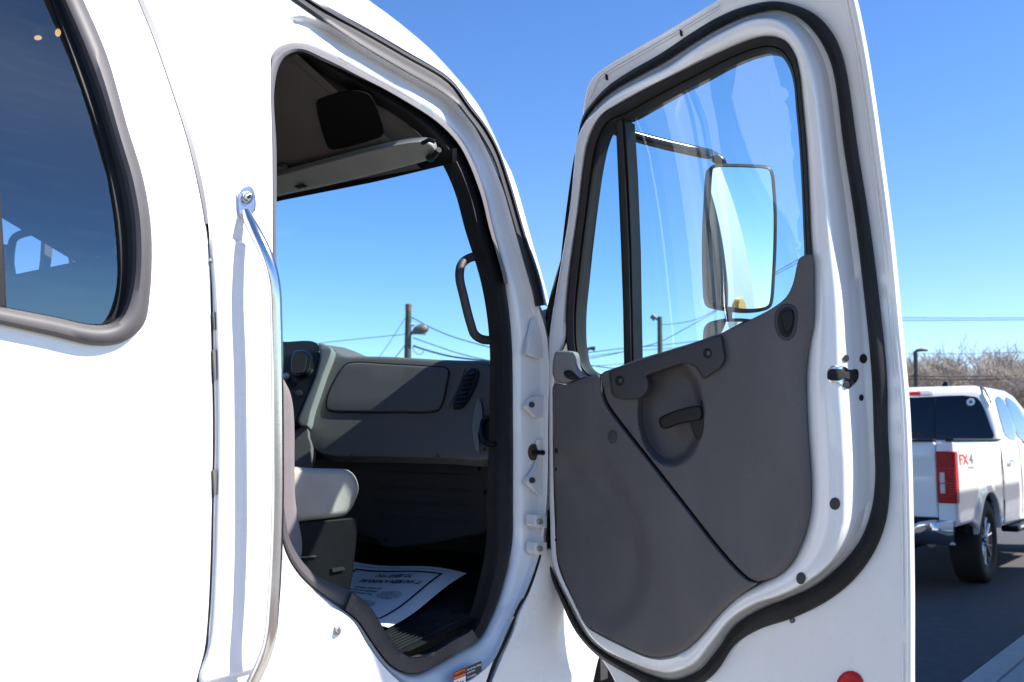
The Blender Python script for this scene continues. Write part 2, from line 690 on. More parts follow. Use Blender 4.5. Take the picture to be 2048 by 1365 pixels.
def disc_bm(mapf, cx, cy, rx, ry, off, h, seg=16, dome=0.0, bm=None):
    """small button on a mapped surface: rim wall plus (domed) face"""
    bm = bm or bmesh.new()
    ax = mapf(cx, cy, off + 0.01) - mapf(cx, cy, off)
    ax = AX.get(mapf) or ax.normalized()
    rings = []
    for (k, dz) in ((1.0, 0.0), (1.0, h * 0.6), (0.9, h), (0.5, h + dome * 0.7)):
        rings.append([bm.verts.new(mapf(cx + rx * k * math.cos(t * 2 * math.pi / seg), cy + ry * k * math.sin(t * 2 * math.pi / seg), off) + ax * dz) for t in range(seg)])
    for a, b in zip(rings, rings[1:]):
        for i in range(seg):
            bm.faces.new((a[i], a[(i + 1) % seg], b[(i + 1) % seg], b[i]))
    c = bm.verts.new(mapf(cx, cy, off) + ax * (h + dome))
    for i in range(seg):
        bm.faces.new((rings[-1][i], rings[-1][(i + 1) % seg], c))
    return bm


def button(name, mapf, cx, cy, rx, ry, off, h, m, parent, dome=0.0, label=None):
    return mesh_obj(name, disc_bm(mapf, cx, cy, rx, ry, off, h, 18, dome), m, parent, label=label)


def text_bm(body, mapf2, size=1.0, align='CENTER', bold=0.0):
    """flat lettering as mesh; mapf2(x, y) places a letter point"""
    cu = bpy.data.curves.new('lettering', 'FONT')
    cu.body = body
    cu.size = size
    cu.align_x = align
    cu.offset = bold
    cu.resolution_u = 3
    ob = bpy.data.objects.new('lettering', cu)
    C.objects.link(ob)
    bpy.context.view_layer.update()
    me = ob.to_mesh()
    bm = bmesh.new()
    bm.from_mesh(me)
    ob.to_mesh_clear()
    bpy.data.objects.remove(ob)
    bpy.data.curves.remove(cu)
    for v in bm.verts:
        v.co = mapf2(v.co.x, v.co.y)
    return bm


# ================================================================== SETTING
def setting():
    bm = bmesh.new()
    S = 900
    # ground sheet, finer near the lot
    quad_bm([(-S, -S, 0), (S, -S, 0), (S, S, 0), (-S, S, 0)], bm)
    g = mesh_obj('ground', bm, 'asphalt', smooth=False)
    g['kind'] = 'structure'
    # kerb and pavement run parallel to the parked vehicles
    P = Vector((3.86, 7.5, 0))

    def kp(s, o, z):
        v = P + Hd * s + Nd * o
        return Vector((v.x, v.y, z))
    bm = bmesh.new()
    quad_bm([kp(-40, -6.5, 0.004), kp(60, -6.5, 0.004), kp(60, -0.002, 0.004), kp(-40, -0.002, 0.004)], bm)  # darker strip by the pickup, deep shade put into its colour
    k = mesh_obj('shaded_lane', bm, 'shaded_asphalt', smooth=False)
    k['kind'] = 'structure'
    for nm_, piece, n_, ln, o0, o1, zt, bv in (('kerb', 'kerb_stone', 10, 3.0, 0.0, 0.16, 0.13, 0.02), ('pavement', 'paving_slab', 16, 1.9, 0.168, 1.05, 0.125, 0.008)):
        root = bpy.data.objects.new(nm_, None)
        C.objects.link(root)
        root.location = kp(0, 0, 0)
        root['kind'] = 'structure'
        ORIG[root] = Vector(root.location)
        for i in range(n_):
            mesh_obj(piece, box_bm(kp, -9 + i * ln + 0.006, -9 + (i + 1) * ln - 0.006, o0, o1, -0.05, zt), 'concrete', root, smooth=False, bevel=bv)


setting()

# ================================================================== TRUCK
truck = thing('truck', 'white truck cab filling the foreground with its passenger door standing wide open', 'truck', (0.084, 2.8, 0))

# ---- door opening: stations (inner edge of seal, outer edge of seal, outer edge of the flange)
ST = [
    ((597, 108), (597, 91), (588, 31)),
    ((654, 141), (654, 112), (654, 47)),
    ((720, 180), (720, 149), (720, 90)),
    ((808, 229), (808, 198), (808, 142)),
    ((864, 275), (878, 244), (900, 196)),
    ((899, 325), (922, 292), (948, 253)),
    ((925, 383), (961, 383), (1004, 374)),
    ((945, 456), (979, 456), (1030, 463)),
    ((978, 566), (1009, 566), (1062, 575)),
    ((994, 676), (1023, 676), (1094, 676)),
    ((994, 850), (1026, 850), (1096, 850)),
    ((990, 1002), (1026, 1002), (1093, 1002)),
    ((988, 1090), (1024, 1090), (1082, 1095)),
    ((973, 1170), (1003, 1180), (1052, 1185)),
    ((958, 1225), (980, 1240), (1016, 1259)),
    ((944, 1258), (957, 1280), (986, 1322)),
    ((905, 1281), (915, 1306), (940, 1362)),
    ((867, 1304), (872, 1331), (880, 1386)),
    ((828, 1315), (826, 1348), (822, 1378)),
    ((801, 1301), (783, 1332), (775, 1342)),
    ((768, 1257), (745, 1285), (735, 1290)),
    ((743, 1216), (716, 1243), (708, 1246)),
    ((705, 1184), (690, 1222), (684, 1226)),
    ((667, 1167), (667, 1206), (652, 1212)),
    ((634, 1150), (627, 1176), (614, 1195)),
    ((605, 1122), (593, 1140), (586, 1162)),
    ((581, 1078), (570, 1096), (564, 1118)),
    ((568, 1000), (556, 1010), (550, 1030)),
    ((560, 850), (549, 850), (547, 850)),
    ((556, 700), (547, 700), (546, 700)),
    ((553, 500), (544, 500), (545, 500)),
    ((553, 300), (543, 300), (544, 300)),
    ((549, 176), (538, 160), (541, 150)),
    ((564, 123), (553, 105), (547, 68)),
]
SUB = 6
R0 = cr([s[0] for s in ST], SUB)
R1 = cr([s[1] for s in ST], SUB)
R2 = cr([s[2] for s in ST], SUB)
NS = len(R0)


def lerp2(a, b, t):
    return a + (b - a) * t


# white flange of the opening, rolled over from the outer skin to the seal
prof = [(-0.10, -0.012), (-0.02, -0.006), (0.0, 0.0), (0.05, -0.004), (0.12, -0.014), (0.25, -0.028), (0.42, -0.035), (0.62, -0.038), (0.85, -0.05), (1.0, -0.062), (1.12, -0.09)]
rings = [[cabf(*lerp2(R2[i], R1[i], t), o) for i in range(NS)] for t, o in prof]
mesh_obj('door_opening_flange', loft_bm(rings), 'door_paint', truck)

# rubber seal round the opening (upper part) and plastic sill trim (lower part)
def seal_part(name, i0, i1, m, bulge=0.012, label=None):
    idx = [i % NS for i in range(i0 * SUB, i1 * SUB + 1)]
    pr = [(0.0, -0.075), (0.0, -0.055), (0.04, -0.036), (0.5, -0.034), (0.93, -0.036), (0.98, -0.042), (1.0, -0.075), (1.0, -0.14)] if m == 'sill_plastic' else [(0.0, -0.075), (0.0, -0.055), (0.12, -0.055 + bulge * 0.7), (0.35, -0.055 + bulge), (0.65, -0.058 + bulge), (0.9, -0.064 + bulge * 0.4), (1.0, -0.075), (1.0, -0.10), (1.0, -0.14)]
    rr = []
    base_ax = Nd
    for t, o in pr:
        ring = []
        for i in idx:
            p = lerp2(R1[i], R0[i], t)
            if o <= -0.075 and t == 1.0:
                q = cabf(p.x, p.y, -0.07) + Nd * (o + 0.07) * 0.4
            elif o == -0.075 and t == 0.0:
                q = cabf(p.x, p.y, -0.055) - Nd * 0.03
            else:
                q = cabf(p.x, p.y, o)
            ring.append(q)
        rr.append(ring)
    return mesh_obj(name, loft_bm(rr, closed=False), m, truck, label=label)


seal_part('door_opening_seal', 27, 47, 'seal_rubber')
seal_part('sill_trim', 16, 22, 'sill_plastic', 0.018, 'brown-black plastic step trim on the lower edge of the door opening')
seal_part('sill_trim', 22, 27, 'grey_rubber', 0.010)
seal_part('sill_trim', 15, 16, 'sill_plastic', 0.018)
seal_part('door_opening_seal', 13, 15, 'seal_rubber', 0.010)
# light grey edge of the seal down the rear post
idx = [i % NS for i in range(28 * SUB, 42 * SUB + 1)]
tap = [max(0.0, min(1.0, (36.5 * SUB - i) / (3.5 * SUB))) for i in range(28 * SUB, 42 * SUB + 1)]
tap2 = [max(0.0, min(1.0, (41 * SUB - i) / (4 * SUB))) for i in range(28 * SUB, 42 * SUB + 1)]
ring_e = []
for t, o in ((-0.3, -0.05), (0.1, -0.022), (0.5, -0.018), (0.9, -0.026), (1.0, -0.06)):
    ring_e.append([cabf(*lerp2(R1[i], R0[i], (t if t < 0 else t * (0.03 + 0.13 * k2 + 0.84 * k))), o if t > 0 else -0.06) for i, k, k2 in zip(idx, tap, tap2)])
mesh_obj('seal_lip', loft_bm(ring_e, closed=False), 'light_rubber', truck)

# ---- quarter window loops
QO = [(167, 0), (215, 113), (256, 256), (287, 359), (303, 462), (300, 590), (287, 651), (246, 685), (195, 692), (103, 672), (0, 649),
      (-150, 617), (-330, 578), (-470, 545), (-540, 480), (-560, 300), (-560, 80), (-540, -80), (-480, -150), (-300, -180), (-60, -190), (60, -170), (125, -95)]
QI = [(126, 0), (190, 154), (231, 287), (255, 372), (268, 462), (265, 564), (246, 626), (228, 645), (195, 652), (103, 634), (0, 614),
      (-150, 582), (-330, 543), (-440, 515), (-500, 455), (-518, 300), (-518, 90), (-500, -55), (-450, -112), (-300, -140), (-60, -150), (40, -128), (95, -60)]
QG = [(100, 0), (154, 154), (205, 308), (222, 400), (231, 470), (235, 564), (225, 622), (210, 645), (185, 648), (103, 632), (0, 612),
      (-150, 580), (-330, 540), (-430, 512), (-490, 450), (-505, 300), (-505, 100), (-485, -45), (-440, -95), (-300, -120), (-60, -130), (30, -112), (80, -50)]
q_o, q_i, q_g = cr(QO, 5), cr(QI, 5), cr(QG, 5)

seamL = [(150, -245), (205, -160), (245, -80), (277, 0), (308, 77), (349, 195), (379, 292), (405, 410), (413, 462), (420, 538), (423, 700), (426, 860), (424, 1000), (420, 1160), (415, 1249), (409, 1302), (393, 1365), (382, 1450), (376, 1700)]
seamR = [(160, -245), (216, -160), (255, -80), (287, 0), (320, 77), (360, 200), (391, 304), (412, 405), (418, 462), (424, 538), (427, 700), (430, 860), (428, 1000), (424, 1160), (419, 1249), (414, 1302), (398, 1365), (387, 1450), (381, 1700)]
sl = cr(seamL, 4, closed=False)
sr = cr(seamR, 4, closed=False)

rear = sl + [Vector((0, 1700)), Vector((-350, 1700)), Vector((-700, 1700)), Vector((-700, 1200)), Vector((-700, 700)), Vector((-700, 200)), Vector((-700, -245)), Vector((-350, -245))]
mesh_obj('cab_rear_panel', panel_bm(cabf, rear, 0.0, 0.02, 0.006, 5, holes=[offset_poly(q_o, 6)], step=34), 'white_paint', truck)
# quarter window: grey frame, black inner band, tinted glass
rg = []
for a, b, t, o in ((q_o, q_i, 0, 0.0), (q_o, q_i, 0.03, 0.012), (q_o, q_i, 0.25, 0.020), (q_o, q_i, 0.6, 0.021), (q_o, q_i, 0.88, 0.014), (q_o, q_i, 1.0, 0.0), (q_i, q_g, 0.3, -0.012)):
    rg.append([cabf(*lerp2(a[i], b[i], t), o) for i in range(len(a))])
qw = mesh_obj('quarter_window', loft_bm(rg), 'grey_rubber', truck, label='tinted rear quarter window in a thick grey rubber frame')
rg = []
for a, b, t, o in ((q_i, q_g, 0.1, -0.004), (q_i, q_g, 0.4, -0.012), (q_i, q_g, 0.8, -0.010), (q_i, q_g, 1.0, -0.02)):
    rg.append([cabf(*lerp2(a[i], b[i], t), o) for i in range(len(a))])
mesh_obj('inner_band', loft_bm(rg), 'rubber', qw)
mesh_obj('glass', panel_bm(cabf, q_i, -0.016, 0.0, step=60), 'tint_glass', qw)
panel('divider', cabf, [(-60, -138), (-46, -138), (-12, 180), (3, 420), (9, 520), (13, 616), (-6, 616)], 'rubber', qw, off=0.0, thick=0.02, bev=0.005, bw=4, step=0, smooth_outline=False)
# strip in the seam
strip = sl + sr[::-1]
kk = 8 * 4
mesh_obj('seam_strip', panel_bm(cabf, sl[:kk] + sr[:kk][::-1], 0.0005, 0.01, step=0), 'light_rubber', truck)
mesh_obj('seam_strip', panel_bm(cabf, sl[kk:] + sr[kk:][::-1], -0.008, 0.004, step=0), 'interior_grey', truck)

# side skin between the seam and the opening
r2sel = [R2[i % NS] for i in range(15 * SUB, 35 * SUB + 1)]
drip_lo = [(654, 47), (585, -2), (500, -62), (400, -128), (300, -190), (215, -245)]
skin = sr + [Vector((500, 1700)), Vector((640, 1700)), Vector((780, 1700)), Vector((880, 1700)), Vector((905, 1600)), Vector((940, 1460)), Vector((962, 1395))] + r2sel + cr(drip_lo, 3, closed=False)[1:]
mesh_obj('cab_side_panel', panel_bm(cabf, skin, 0.0, 0.0, step=26), 'white_paint', truck)
# raised cover low on the rear post
cover = [(424, 474), (440, 470), (470, 480), (500, 489), (535, 503), (541, 520), (543, 700), (546, 900), (546, 1100), (542, 1250), (538, 1322), (525, 1334), (480, 1349), (430, 1362), (404, 1367), (402, 1355), (421, 1290), (430, 1160), (435, 1000), (437, 850), (434, 700), (429, 580), (423, 500)]
panel('pillar_cover', cabf, cover, 'white_paint', truck, sub=4, off=0.010, thick=0.014, bev=0.007, bw=8, step=28)
for y0, y1 in ((625, 660), (700, 760), (940, 990)):
    panel('vent_slot', cabf, [(426, y0), (434, y0), (434, y1), (429, y1)], 'interior_grey', truck, off=0.0035, thick=0.004, step=0, smooth_outline=False)
button('rivet', cabf, 421, 520, 4, 6, -0.002, 0.008, 'bolt_steel', truck)
button('bolt', cabf, 673, 1262, 7.5, 10, 0.0, 0.004, 'bolt_steel', truck)
button('bolt', cabf, 674, 1261, 4.0, 6, 0.004, 0.006, 'bolt_steel', truck)
# faint stamped swage on the lower body
tube('swage_line', [cabf(x, y, -0.0055) for x, y in cr([(560, 1332), (600, 1312), (645, 1303), (690, 1308), (722, 1335), (740, 1372)], 5, closed=False)], 0.006, 'white_paint', truck)

# ---- drip moulding and roof edge
dl = [(215, -245), (300, -190), (400, -128), (500, -62), (585, -2), (654, 47), (720, 90), (808, 142), (900, 197), (932, 233), (961, 273), (987, 321), (1005, 376), (1034, 478), (1064, 585), (1070, 614)]
du = [(250, -262), (335, -205), (435, -140), (535, -72), (622, -1), (672, 28), (722, 54), (810, 104), (900, 158), (942, 214), (972, 252), (996, 296), (1018, 358), (1051, 470), (1079, 555), (1088, 611)]
sf = [(330, -330), (420, -262), (520, -190), (640, -90), (737, 0), (774, 27), (811, 56), (860, 98), (914, 156), (957, 210), (982, 257), (1003, 304), (1026, 362), (1059, 478), (1087, 575), (1096, 612)]
dl_, du_, sf_ = cr(dl, 5, False), cr(du, 5, False), cr(sf, 5, False)
nd_ = len(dl_)
rr = []
for t, o in ((0.0, -0.008), (0.04, 0.008), (0.2, 0.013), (0.45, 0.012), (0.55, 0.006), (0.7, 0.008), (0.85, 0.016), (1.0, 0.014), (1.0, -0.006)):
    rr.append([cabf(*lerp2(dl_[i], du_[i], t), o) for i in range(nd_)])
mesh_obj('drip_moulding', loft_bm(rr, closed=False), 'roof_trim', truck, label='dark rubber drip moulding along roof and windscreen pillar')
rr = []
for t, o in ((0.0, -0.004), (0.1, 0.004), (0.3, 0.004), (0.6, -0.006), (0.85, -0.03), (1.0, -0.06)):
    rr.append([cabf(*lerp2(du_[i], sf_[i], t), o) for i in range(nd_)])
lastr = rr[-1]
for d, u, f in ((0.05, 0.012, 0.015), (0.14, 0.03, 0.03), (0.30, 0.05, 0.03)):
    ks = [max(0.10, min(1.0, (p.z - 2.3) / 0.15)) for p in lastr]
    rr.append([p - Nd * d * k + Vector((0, 0, u * k)) + Hd * f for p, k in zip(lastr, ks)])
mesh_obj('roof_edge', loft_bm(rr, closed=False), 'white_paint', truck)
# roof sheet, rear wall and far side
zr = 2.42
bm = bmesh.new()
rowsn = 12
secs = []
for s in (-2.9, -2.2, -1.6, -1.1, -0.8):
    secs.append([tc(s, -0.30 - (2.1 - 0.60) * k / rowsn, 2.57 + 0.13 * math.sin(math.pi * k / rowsn) ** 0.6) for k in range(rowsn + 1)])
secs.append([tc(-0.45, -0.28 - (2.1 - 0.56) * k / rowsn, 2.46 + 0.10 * math.sin(math.pi * k / rowsn) ** 0.6) for k in range(rowsn + 1)])
secs.append([tc(-0.17, -0.22 - (2.1 - 0.44) * k / rowsn, 2.29 + 0.07 * math.sin(math.pi * k / rowsn) ** 0.6) for k in range(rowsn + 1)])
mesh_obj('roof', loft_bm(secs, closed=False), 'white_paint', truck)

# fender ahead of the door
fen = [(1082, 1102), (1074, 1120), (1060, 1176), (1040, 1222), (1026, 1262), (998, 1326), (983, 1362), (960, 1430), (930, 1560), (1000, 1600), (1110, 1560), (1168, 1440), (1186, 1365), (1199, 1312), (1212, 1290), (1190, 1220), (1150, 1150), (1118, 1100)]


def fshape(x, y):
    t = max(0.0, min(1.0, (x - 1030 - (1250 - y) * 0.25) / 150))
    u = max(0.0, min(1.0, (y - 1150) / 200))
    return 0.06 * t * t * u


panel('fender', cabf, fen, 'white_paint', truck, sub=4, off=0.0, thick=0.03, bev=0.006, bw=5, step=16, shape=fshape)
# dark seam behind the fender edge
gapc = [(1085, 1085), (1078, 1118), (1056, 1182), (1034, 1222), (1020, 1262), (991, 1324), (976, 1362), (950, 1430)]
tube('fender_gap', [cabf(x, y, -0.002) for x, y in cr(gapc, 4, False)], 0.0045, 'groove', truck, 8)

# lower body, hood and front wheel (mostly hidden by the door)
bm = box_bm(tc, 0.40, 0.55, -2.05, -0.10, 0.80, 1.50)
mesh_obj('cowl', bm, 'white_paint', truck, smooth=False, bevel=0.04)
bm = bmesh.new()
secs = []
for s, hw, zt in ((0.42, 0.80, 1.52), (0.6, 0.78, 1.50), (0.9, 0.72, 1.42), (1.3, 0.66, 1.30), (1.55, 0.60, 1.10)):
    secs.append([tc(s, -1.05 + hw * math.sin(a) if abs(a) < 1.5 else -1.05 + hw * math.copysign(1, a), zt - 0.12 * (1 - math.cos(a))) for a in [R(x) for x in range(-90, 91, 15)]])
mesh_obj('hood', loft_bm(secs, closed=False), 'white_paint', truck)
mesh_obj('grille_panel', box_bm(tc, 1.4, 1.55, -1.65, -0.45, 0.7, 1.0), 'chrome', truck, smooth=False, bevel=0.03)


def wheel_bm(P, axis, r, wd, rim):
    """tyre as a lathe about the axis; rim likewise"""
    a = axis.normalized()
    u = Vector((0, 0, 1))
    v = a.cross(u)
    prof_t = [(rim, -wd / 2 * 0.8), (rim + 0.25 * (r - rim), -wd / 2), (rim + 0.8 * (r - rim), -wd / 2 * 0.98), (r * 0.985, -wd / 2 * 0.85), (r, -wd / 2 * 0.6), (r, wd / 2 * 0.6), (r * 0.985, wd / 2 * 0.85), (rim + 0.8 * (r - rim), wd / 2 * 0.98), (rim + 0.25 * (r - rim), wd / 2), (rim, wd / 2 * 0.8)]
    rings = []
    for k in range(40):
        t = 2 * math.pi * k / 40
        d = u * math.cos(t) + v * math.sin(t)
        rings.append([P + d * rr_ + a * x for rr_, x in prof_t])
    rings.append(rings[0])
    return loft_bm(rings, closed=False)


fw = mesh_obj('front_wheel', wheel_bm(tc(1.15, -0.25, 0.5), Nd, 0.5, 0.27, 0.29), 'tyre', truck)
mesh_obj('rim', tube_bm([tc(1.15, -0.33, 0.5), tc(1.15, -0.15, 0.5)], 0.288, 32), 'bolt_steel', fw)
mesh_obj('chassis', box_bm(tc, -3.0, 1.4, -1.5, -0.6, 0.55, 0.85), 'dark_void', truck, smooth=False)
mesh_obj('fuel_step', box_bm(tc, -1.5, -0.35, -0.6, -0.08, 0.3, 0.62), 'polished_steel', truck, smooth=False, bevel=0.03)

# ---- grab handle beside the opening
gh_c = [(492, 424, 0.012), (498, 440, 0.022), (512, 468, 0.042), (528, 500, 0.058), (541, 535, 0.068), (549, 575, 0.072), (552, 640, 0.072), (554, 760, 0.072), (555, 900, 0.072), (555, 1000, 0.072), (551, 1130, 0.072), (546, 1215, 0.072), (542, 1262, 0.068), (531, 1308, 0.055), (507, 1362, 0.034), (480, 1410, 0.014)]
gpts = [cabf(p.x, p.y, p.z) for p in cr([(a, b, c * 1000) for a, b, c in gh_c], 5, False) for p in [Vector((p.x, p.y, p.z / 1000))]]
gh = tube('grab_handle', gpts, [0.0125 if i > 8 else 0.009 + 0.0035 * i / 8 for i in range(len(gpts))], 'polished_steel', truck, 24, label='polished steel grab handle bolted to the rear post')
plate = [(476, 400), (477, 384), (484, 374), (494, 371), (504, 376), (510, 388), (511, 420), (505, 428), (500, 434), (486, 438), (479, 430)]
panel('mounting_plate', cabf, plate, 'polished_steel', gh, off=0.006, thick=0.006, bev=0.002, bw=2.5, step=0)
button('bolt', cabf, 494, 395, 11, 13, 0.006, 0.003, 'bolt_steel', gh)
button('bolt', cabf, 495, 394, 8, 9.5, 0.009, 0.008, 'bolt_steel', gh, dome=0.002)
button('bolt_socket', cabf, 499, 393, 3.4, 4.2, 0.0195, 0.001, 'dark_void', gh)
panel('mounting_plate', cabf, [(455, 1400), (500, 1385), (505, 1450), (460, 1465)], 'polished_steel', gh, off=0.006, thick=0.006, step=0, smooth_outline=False)

# ---- door hardware on the front post
post = planef(cabf(1075, 800, -0.02), Nd - Hd * 0.35)
hb = [(1057, 804), (1062, 798), (1072, 792), (1090, 791), (1092, 836), (1074, 836), (1070, 833), (1056, 820), (1052, 812)]
def off_cab(o):
    return lambda x, y, off=0.0: cabf(x, y, o + off)
panel('bracket', cabf, hb, 'door_paint', truck, smooth_outline=False, off=-0.016, thick=0.014, bev=0.003, bw=2, step=0, sub=2)
button('bolt', cabf, 1062, 810, 4.5, 6, -0.016, 0.006, 'dark_bolt', truck)
hb = [(1054, 960), (1062, 950), (1073, 935), (1078, 918), (1078, 880), (1092, 874), (1092, 998), (1084, 996), (1070, 982), (1054, 967)]
panel('bracket', cabf, hb, 'door_paint', truck, smooth_outline=False, off=-0.016, thick=0.014, bev=0.003, bw=2, step=0, sub=2)
button('bolt', cabf, 1063, 961, 5, 6, -0.016, 0.006, 'dark_bolt', truck)
panel('cowl_flap', cabf, [(1066, 640), (1084, 622), (1097, 618), (1097, 716), (1072, 716), (1052, 708), (1055, 690)], 'door_paint', truck, smooth_outline=False, off=-0.017, thick=0.012, bev=0.003, bw=3, step=0)
button('rivet', cabf, 1060, 674, 3.5, 4, -0.02, 0.004, 'door_paint', truck)
dchk = mesh_obj('door_check', disc_bm(cabf, 1063, 905, 9, 17, -0.04, 0.012, 14, 0.004), 'rusty', truck)
mesh_obj('link', tube_bm([cabf(1062, 905, -0.03), cabf(1095, 906, -0.01)], 0.0075, 8), 'black_plastic', dchk)
for y0, y1 in ((1030, 1057), (1085, 1110)):
    hg = panel('hinge', cabf, [(1069, y0), (1080, y0 - 1), (1094, y0), (1094, y1), (1074, y1), (1068, y1 - 8)], 'door_paint', truck, smooth_outline=False, off=0.004, thick=0.03, bev=0.003, bw=2, step=0)
    button('bolt', cabf, 1078, (y0 + y1) / 2, 5, 6, 0.004, 0.007, 'bolt_steel', hg)
tube('hinge_pin', [cabf(1086, 1052, -0.01), cabf(1086, 1092, -0.01)], 0.009, 'bolt_steel', truck, 10)

# ---- warning sticker under the opening
def quadmap(mapf, q, off):
    """bilinear sheet over four corners given clockwise from top left, x and y in 0..1 (y down)"""
    def f(x, y):
        a = lerp2(Vector(q[0]), Vector(q[1]), x)
        b = lerp2(Vector(q[3]), Vector(q[2]), x)
        p = lerp2(a, b, y)
        return mapf(p.x, p.y, off)
    return f


def flange_off(x, y):
    return -0.03


SQ = [(906, 1346), (963, 1322), (965, 1412), (907, 1436)]
def stick(off):
    return quadmap(lambda x, y, o: cabf(x, y, -0.003 + o), SQ, off)
def rect_bm(f, x0, y0, x1, y1, bm=None, n=4):
    bm = bm or bmesh.new()
    vs_ = [[bm.verts.new(f(x0 + (x1 - x0) * i / n, y0 + (y1 - y0) * j / n)) for i in range(n + 1)] for j in range(n + 1)]
    for j in range(n):
        for i in range(n):
            bm.faces.new((vs_[j][i], vs_[j][i + 1], vs_[j + 1][i + 1], vs_[j + 1][i]))
    return bm


stk = mesh_obj('warning_sticker', rect_bm(stick(0.000), 0, 0, 1, 1), 'sticker_dark', truck, label='small safety sticker with an orange header under the door opening')
mesh_obj('header', rect_bm(stick(0.0008), 0.02, 0.02, 0.44, 0.17), 'orange_print', stk)
mesh_obj('picture_field', rect_bm(stick(0.0008), 0.02, 0.18, 0.44, 0.97), 'sticker_white', stk)
f1 = stick(0.0016)
mesh_obj('header_text', text_bm('WARNING', lambda x, y: f1(0.25 + x * 0.088, 0.125 - y * 0.10), 1.0, bold=0.02), 'ink', stk)
for k, tline in enumerate(('Face cab when climbing', 'up and down.', 'Use handholds.', 'Keep three limbs in', 'contact with truck', 'Do not carry anything', 'when climbing in', 'or out of the cab.')):
    yy = (0.09, 0.16, 0.26, 0.38, 0.45, 0.56, 0.63, 0.72)[k]
    mesh_obj('text_line', text_bm(tline, lambda x, y: f1(0.49 + x * 0.052, yy - y * 0.065), 1.0, 'LEFT', bold=0.015), 'sticker_white', stk)
bm = bmesh.new()
def stick_line(pts, wdt):
    for (xa, ya), (xb, yb) in zip(pts, pts[1:]):
        d = Vector((xb - xa, (yb - ya) * 1.5))
        nn = Vector((-d.y, d.x)).normalized() * wdt
        quad_bm([f1(xa + nn.x, ya + nn.y / 1.5), f1(xb + nn.x, yb + nn.y / 1.5), f1(xb - nn.x, yb - nn.y / 1.5), f1(xa - nn.x, ya - nn.y / 1.5)], bm)
stick_line([(0.16, 0.24), (0.17, 0.31), (0.22, 0.35), (0.28, 0.35), (0.33, 0.31), (0.35, 0.27)], 0.02)
stick_line([(0.24, 0.35), (0.25, 0.55)], 0.045)
stick_line([(0.25, 0.52), (0.18, 0.62), (0.2, 0.74)], 0.028)
stick_line([(0.25, 0.52), (0.32, 0.60), (0.30, 0.72)], 0.028)
bm.faces.new([bm.verts.new(f1(0.255 + 0.028 * math.cos(a * 0.7854), 0.285 + 0.028 * math.sin(a * 0.7854))) for a in range(8)])
mesh_obj('pictogram', bm, 'ink', stk)

# ================================================================== CAB INTERIOR
# lining behind the outer skin
lin = [(-690, -215), (140, -215), (300, -150), (420, -70), (505, 20), (515, 300), (520, 900), (520, 1690), (-690, 1690)]
mesh_obj('side_lining', panel_bm(cabf, [Vector(p) for p in lin], -0.10, 0.0, holes=[offset_poly(q_i, -10)], step=90), 'interior_dark', truck)
# far side wall with the driver's window
farf = planef(tc(0, -2.08, 1.5), Nd)
fw_o = [(-330, 330), (60, 437), (150, 463), (190, 500), (262, 740), (262, 1150), (-330, 1150)]
def farpt(x, y):
    return farf(x, y)
dwin = [(-140, 385), (0, 420), (92, 445), (88, 519), (70, 640), (-60, 700), (-200, 720)]
dvent = [(110, 452), (122, 462), (134, 485), (143, 507), (152, 560), (160, 640), (80, 660), (103, 520)]
far_ol = [(-330, -200), (560, -200), (560, 1250), (-330, 1250)]
farwin = [(-140, 385), (0, 420), (92, 445), (122, 461), (134, 485), (143, 507), (175, 640), (60, 700), (-200, 720)]
mesh_obj('far_door', panel_bm(farf, [Vector(p) for p in [(-330, -30), (100, 200), (260, 320), (330, 640), (340, 1300), (-330, 1300)]], 0.0, 0.03, holes=[[Vector(p) for p in dwin], [Vector(p) for p in dvent]], step=0), 'interior_grey', truck, smooth=False)
mesh_obj('far_wall', box_bm(tc, -3.0, -1.05, -2.12, -2.06, 0.8, 2.6), 'interior_grey', truck, smooth=False)
mesh_obj('far_cowl', box_bm(tc, 0.02, 0.30, -2.12, -2.06, 0.8, 1.62), 'interior_dark', truck, smooth=False)
mesh_obj('rear_wall', box_bm(tc, -3.0, -2.9, -2.1, -0.25, 0.8, 2.6), 'interior_grey', truck, smooth=False)
mesh_obj('cowl_top', box_bm(tc, 0.05, 0.45, -2.1, -0.08, 1.48, 1.56), 'interior_dark', truck, smooth=False)
mesh_obj('kick_panel', box_bm(tc, -0.02, 0.40, -0.10, -0.075, 0.8, 1.58), 'interior_dark', truck, smooth=False)
mesh_obj('firewall', box_bm(tc, 0.34, 0.38, -2.1, -0.03, 0.75, 1.56), 'interior_dark', truck, smooth=False)

# headliner, header, visor
HS = 0.42
headf = planef(tc(-0.22, -0.1, 2.25), Vector((0, 0, -1)) - Hd * HS)


def headz(s_):
    return 2.25 - HS * (s_ + 0.22) if s_ > -0.70 else 2.25 + HS * 0.48 + 0.02 * (-0.70 - s_)


mesh_obj('headliner', loft_bm([[tc(s_, o_, headz(s_) - dz) for o_, dz in ((-0.27, 0.0), (-1.0, -0.02), (-1.85, 0.0), (-2.06, 0.10))] for s_ in (-0.215, -0.4, -0.69, -0.72, -1.6, -2.9)], closed=False), 'headliner', truck)
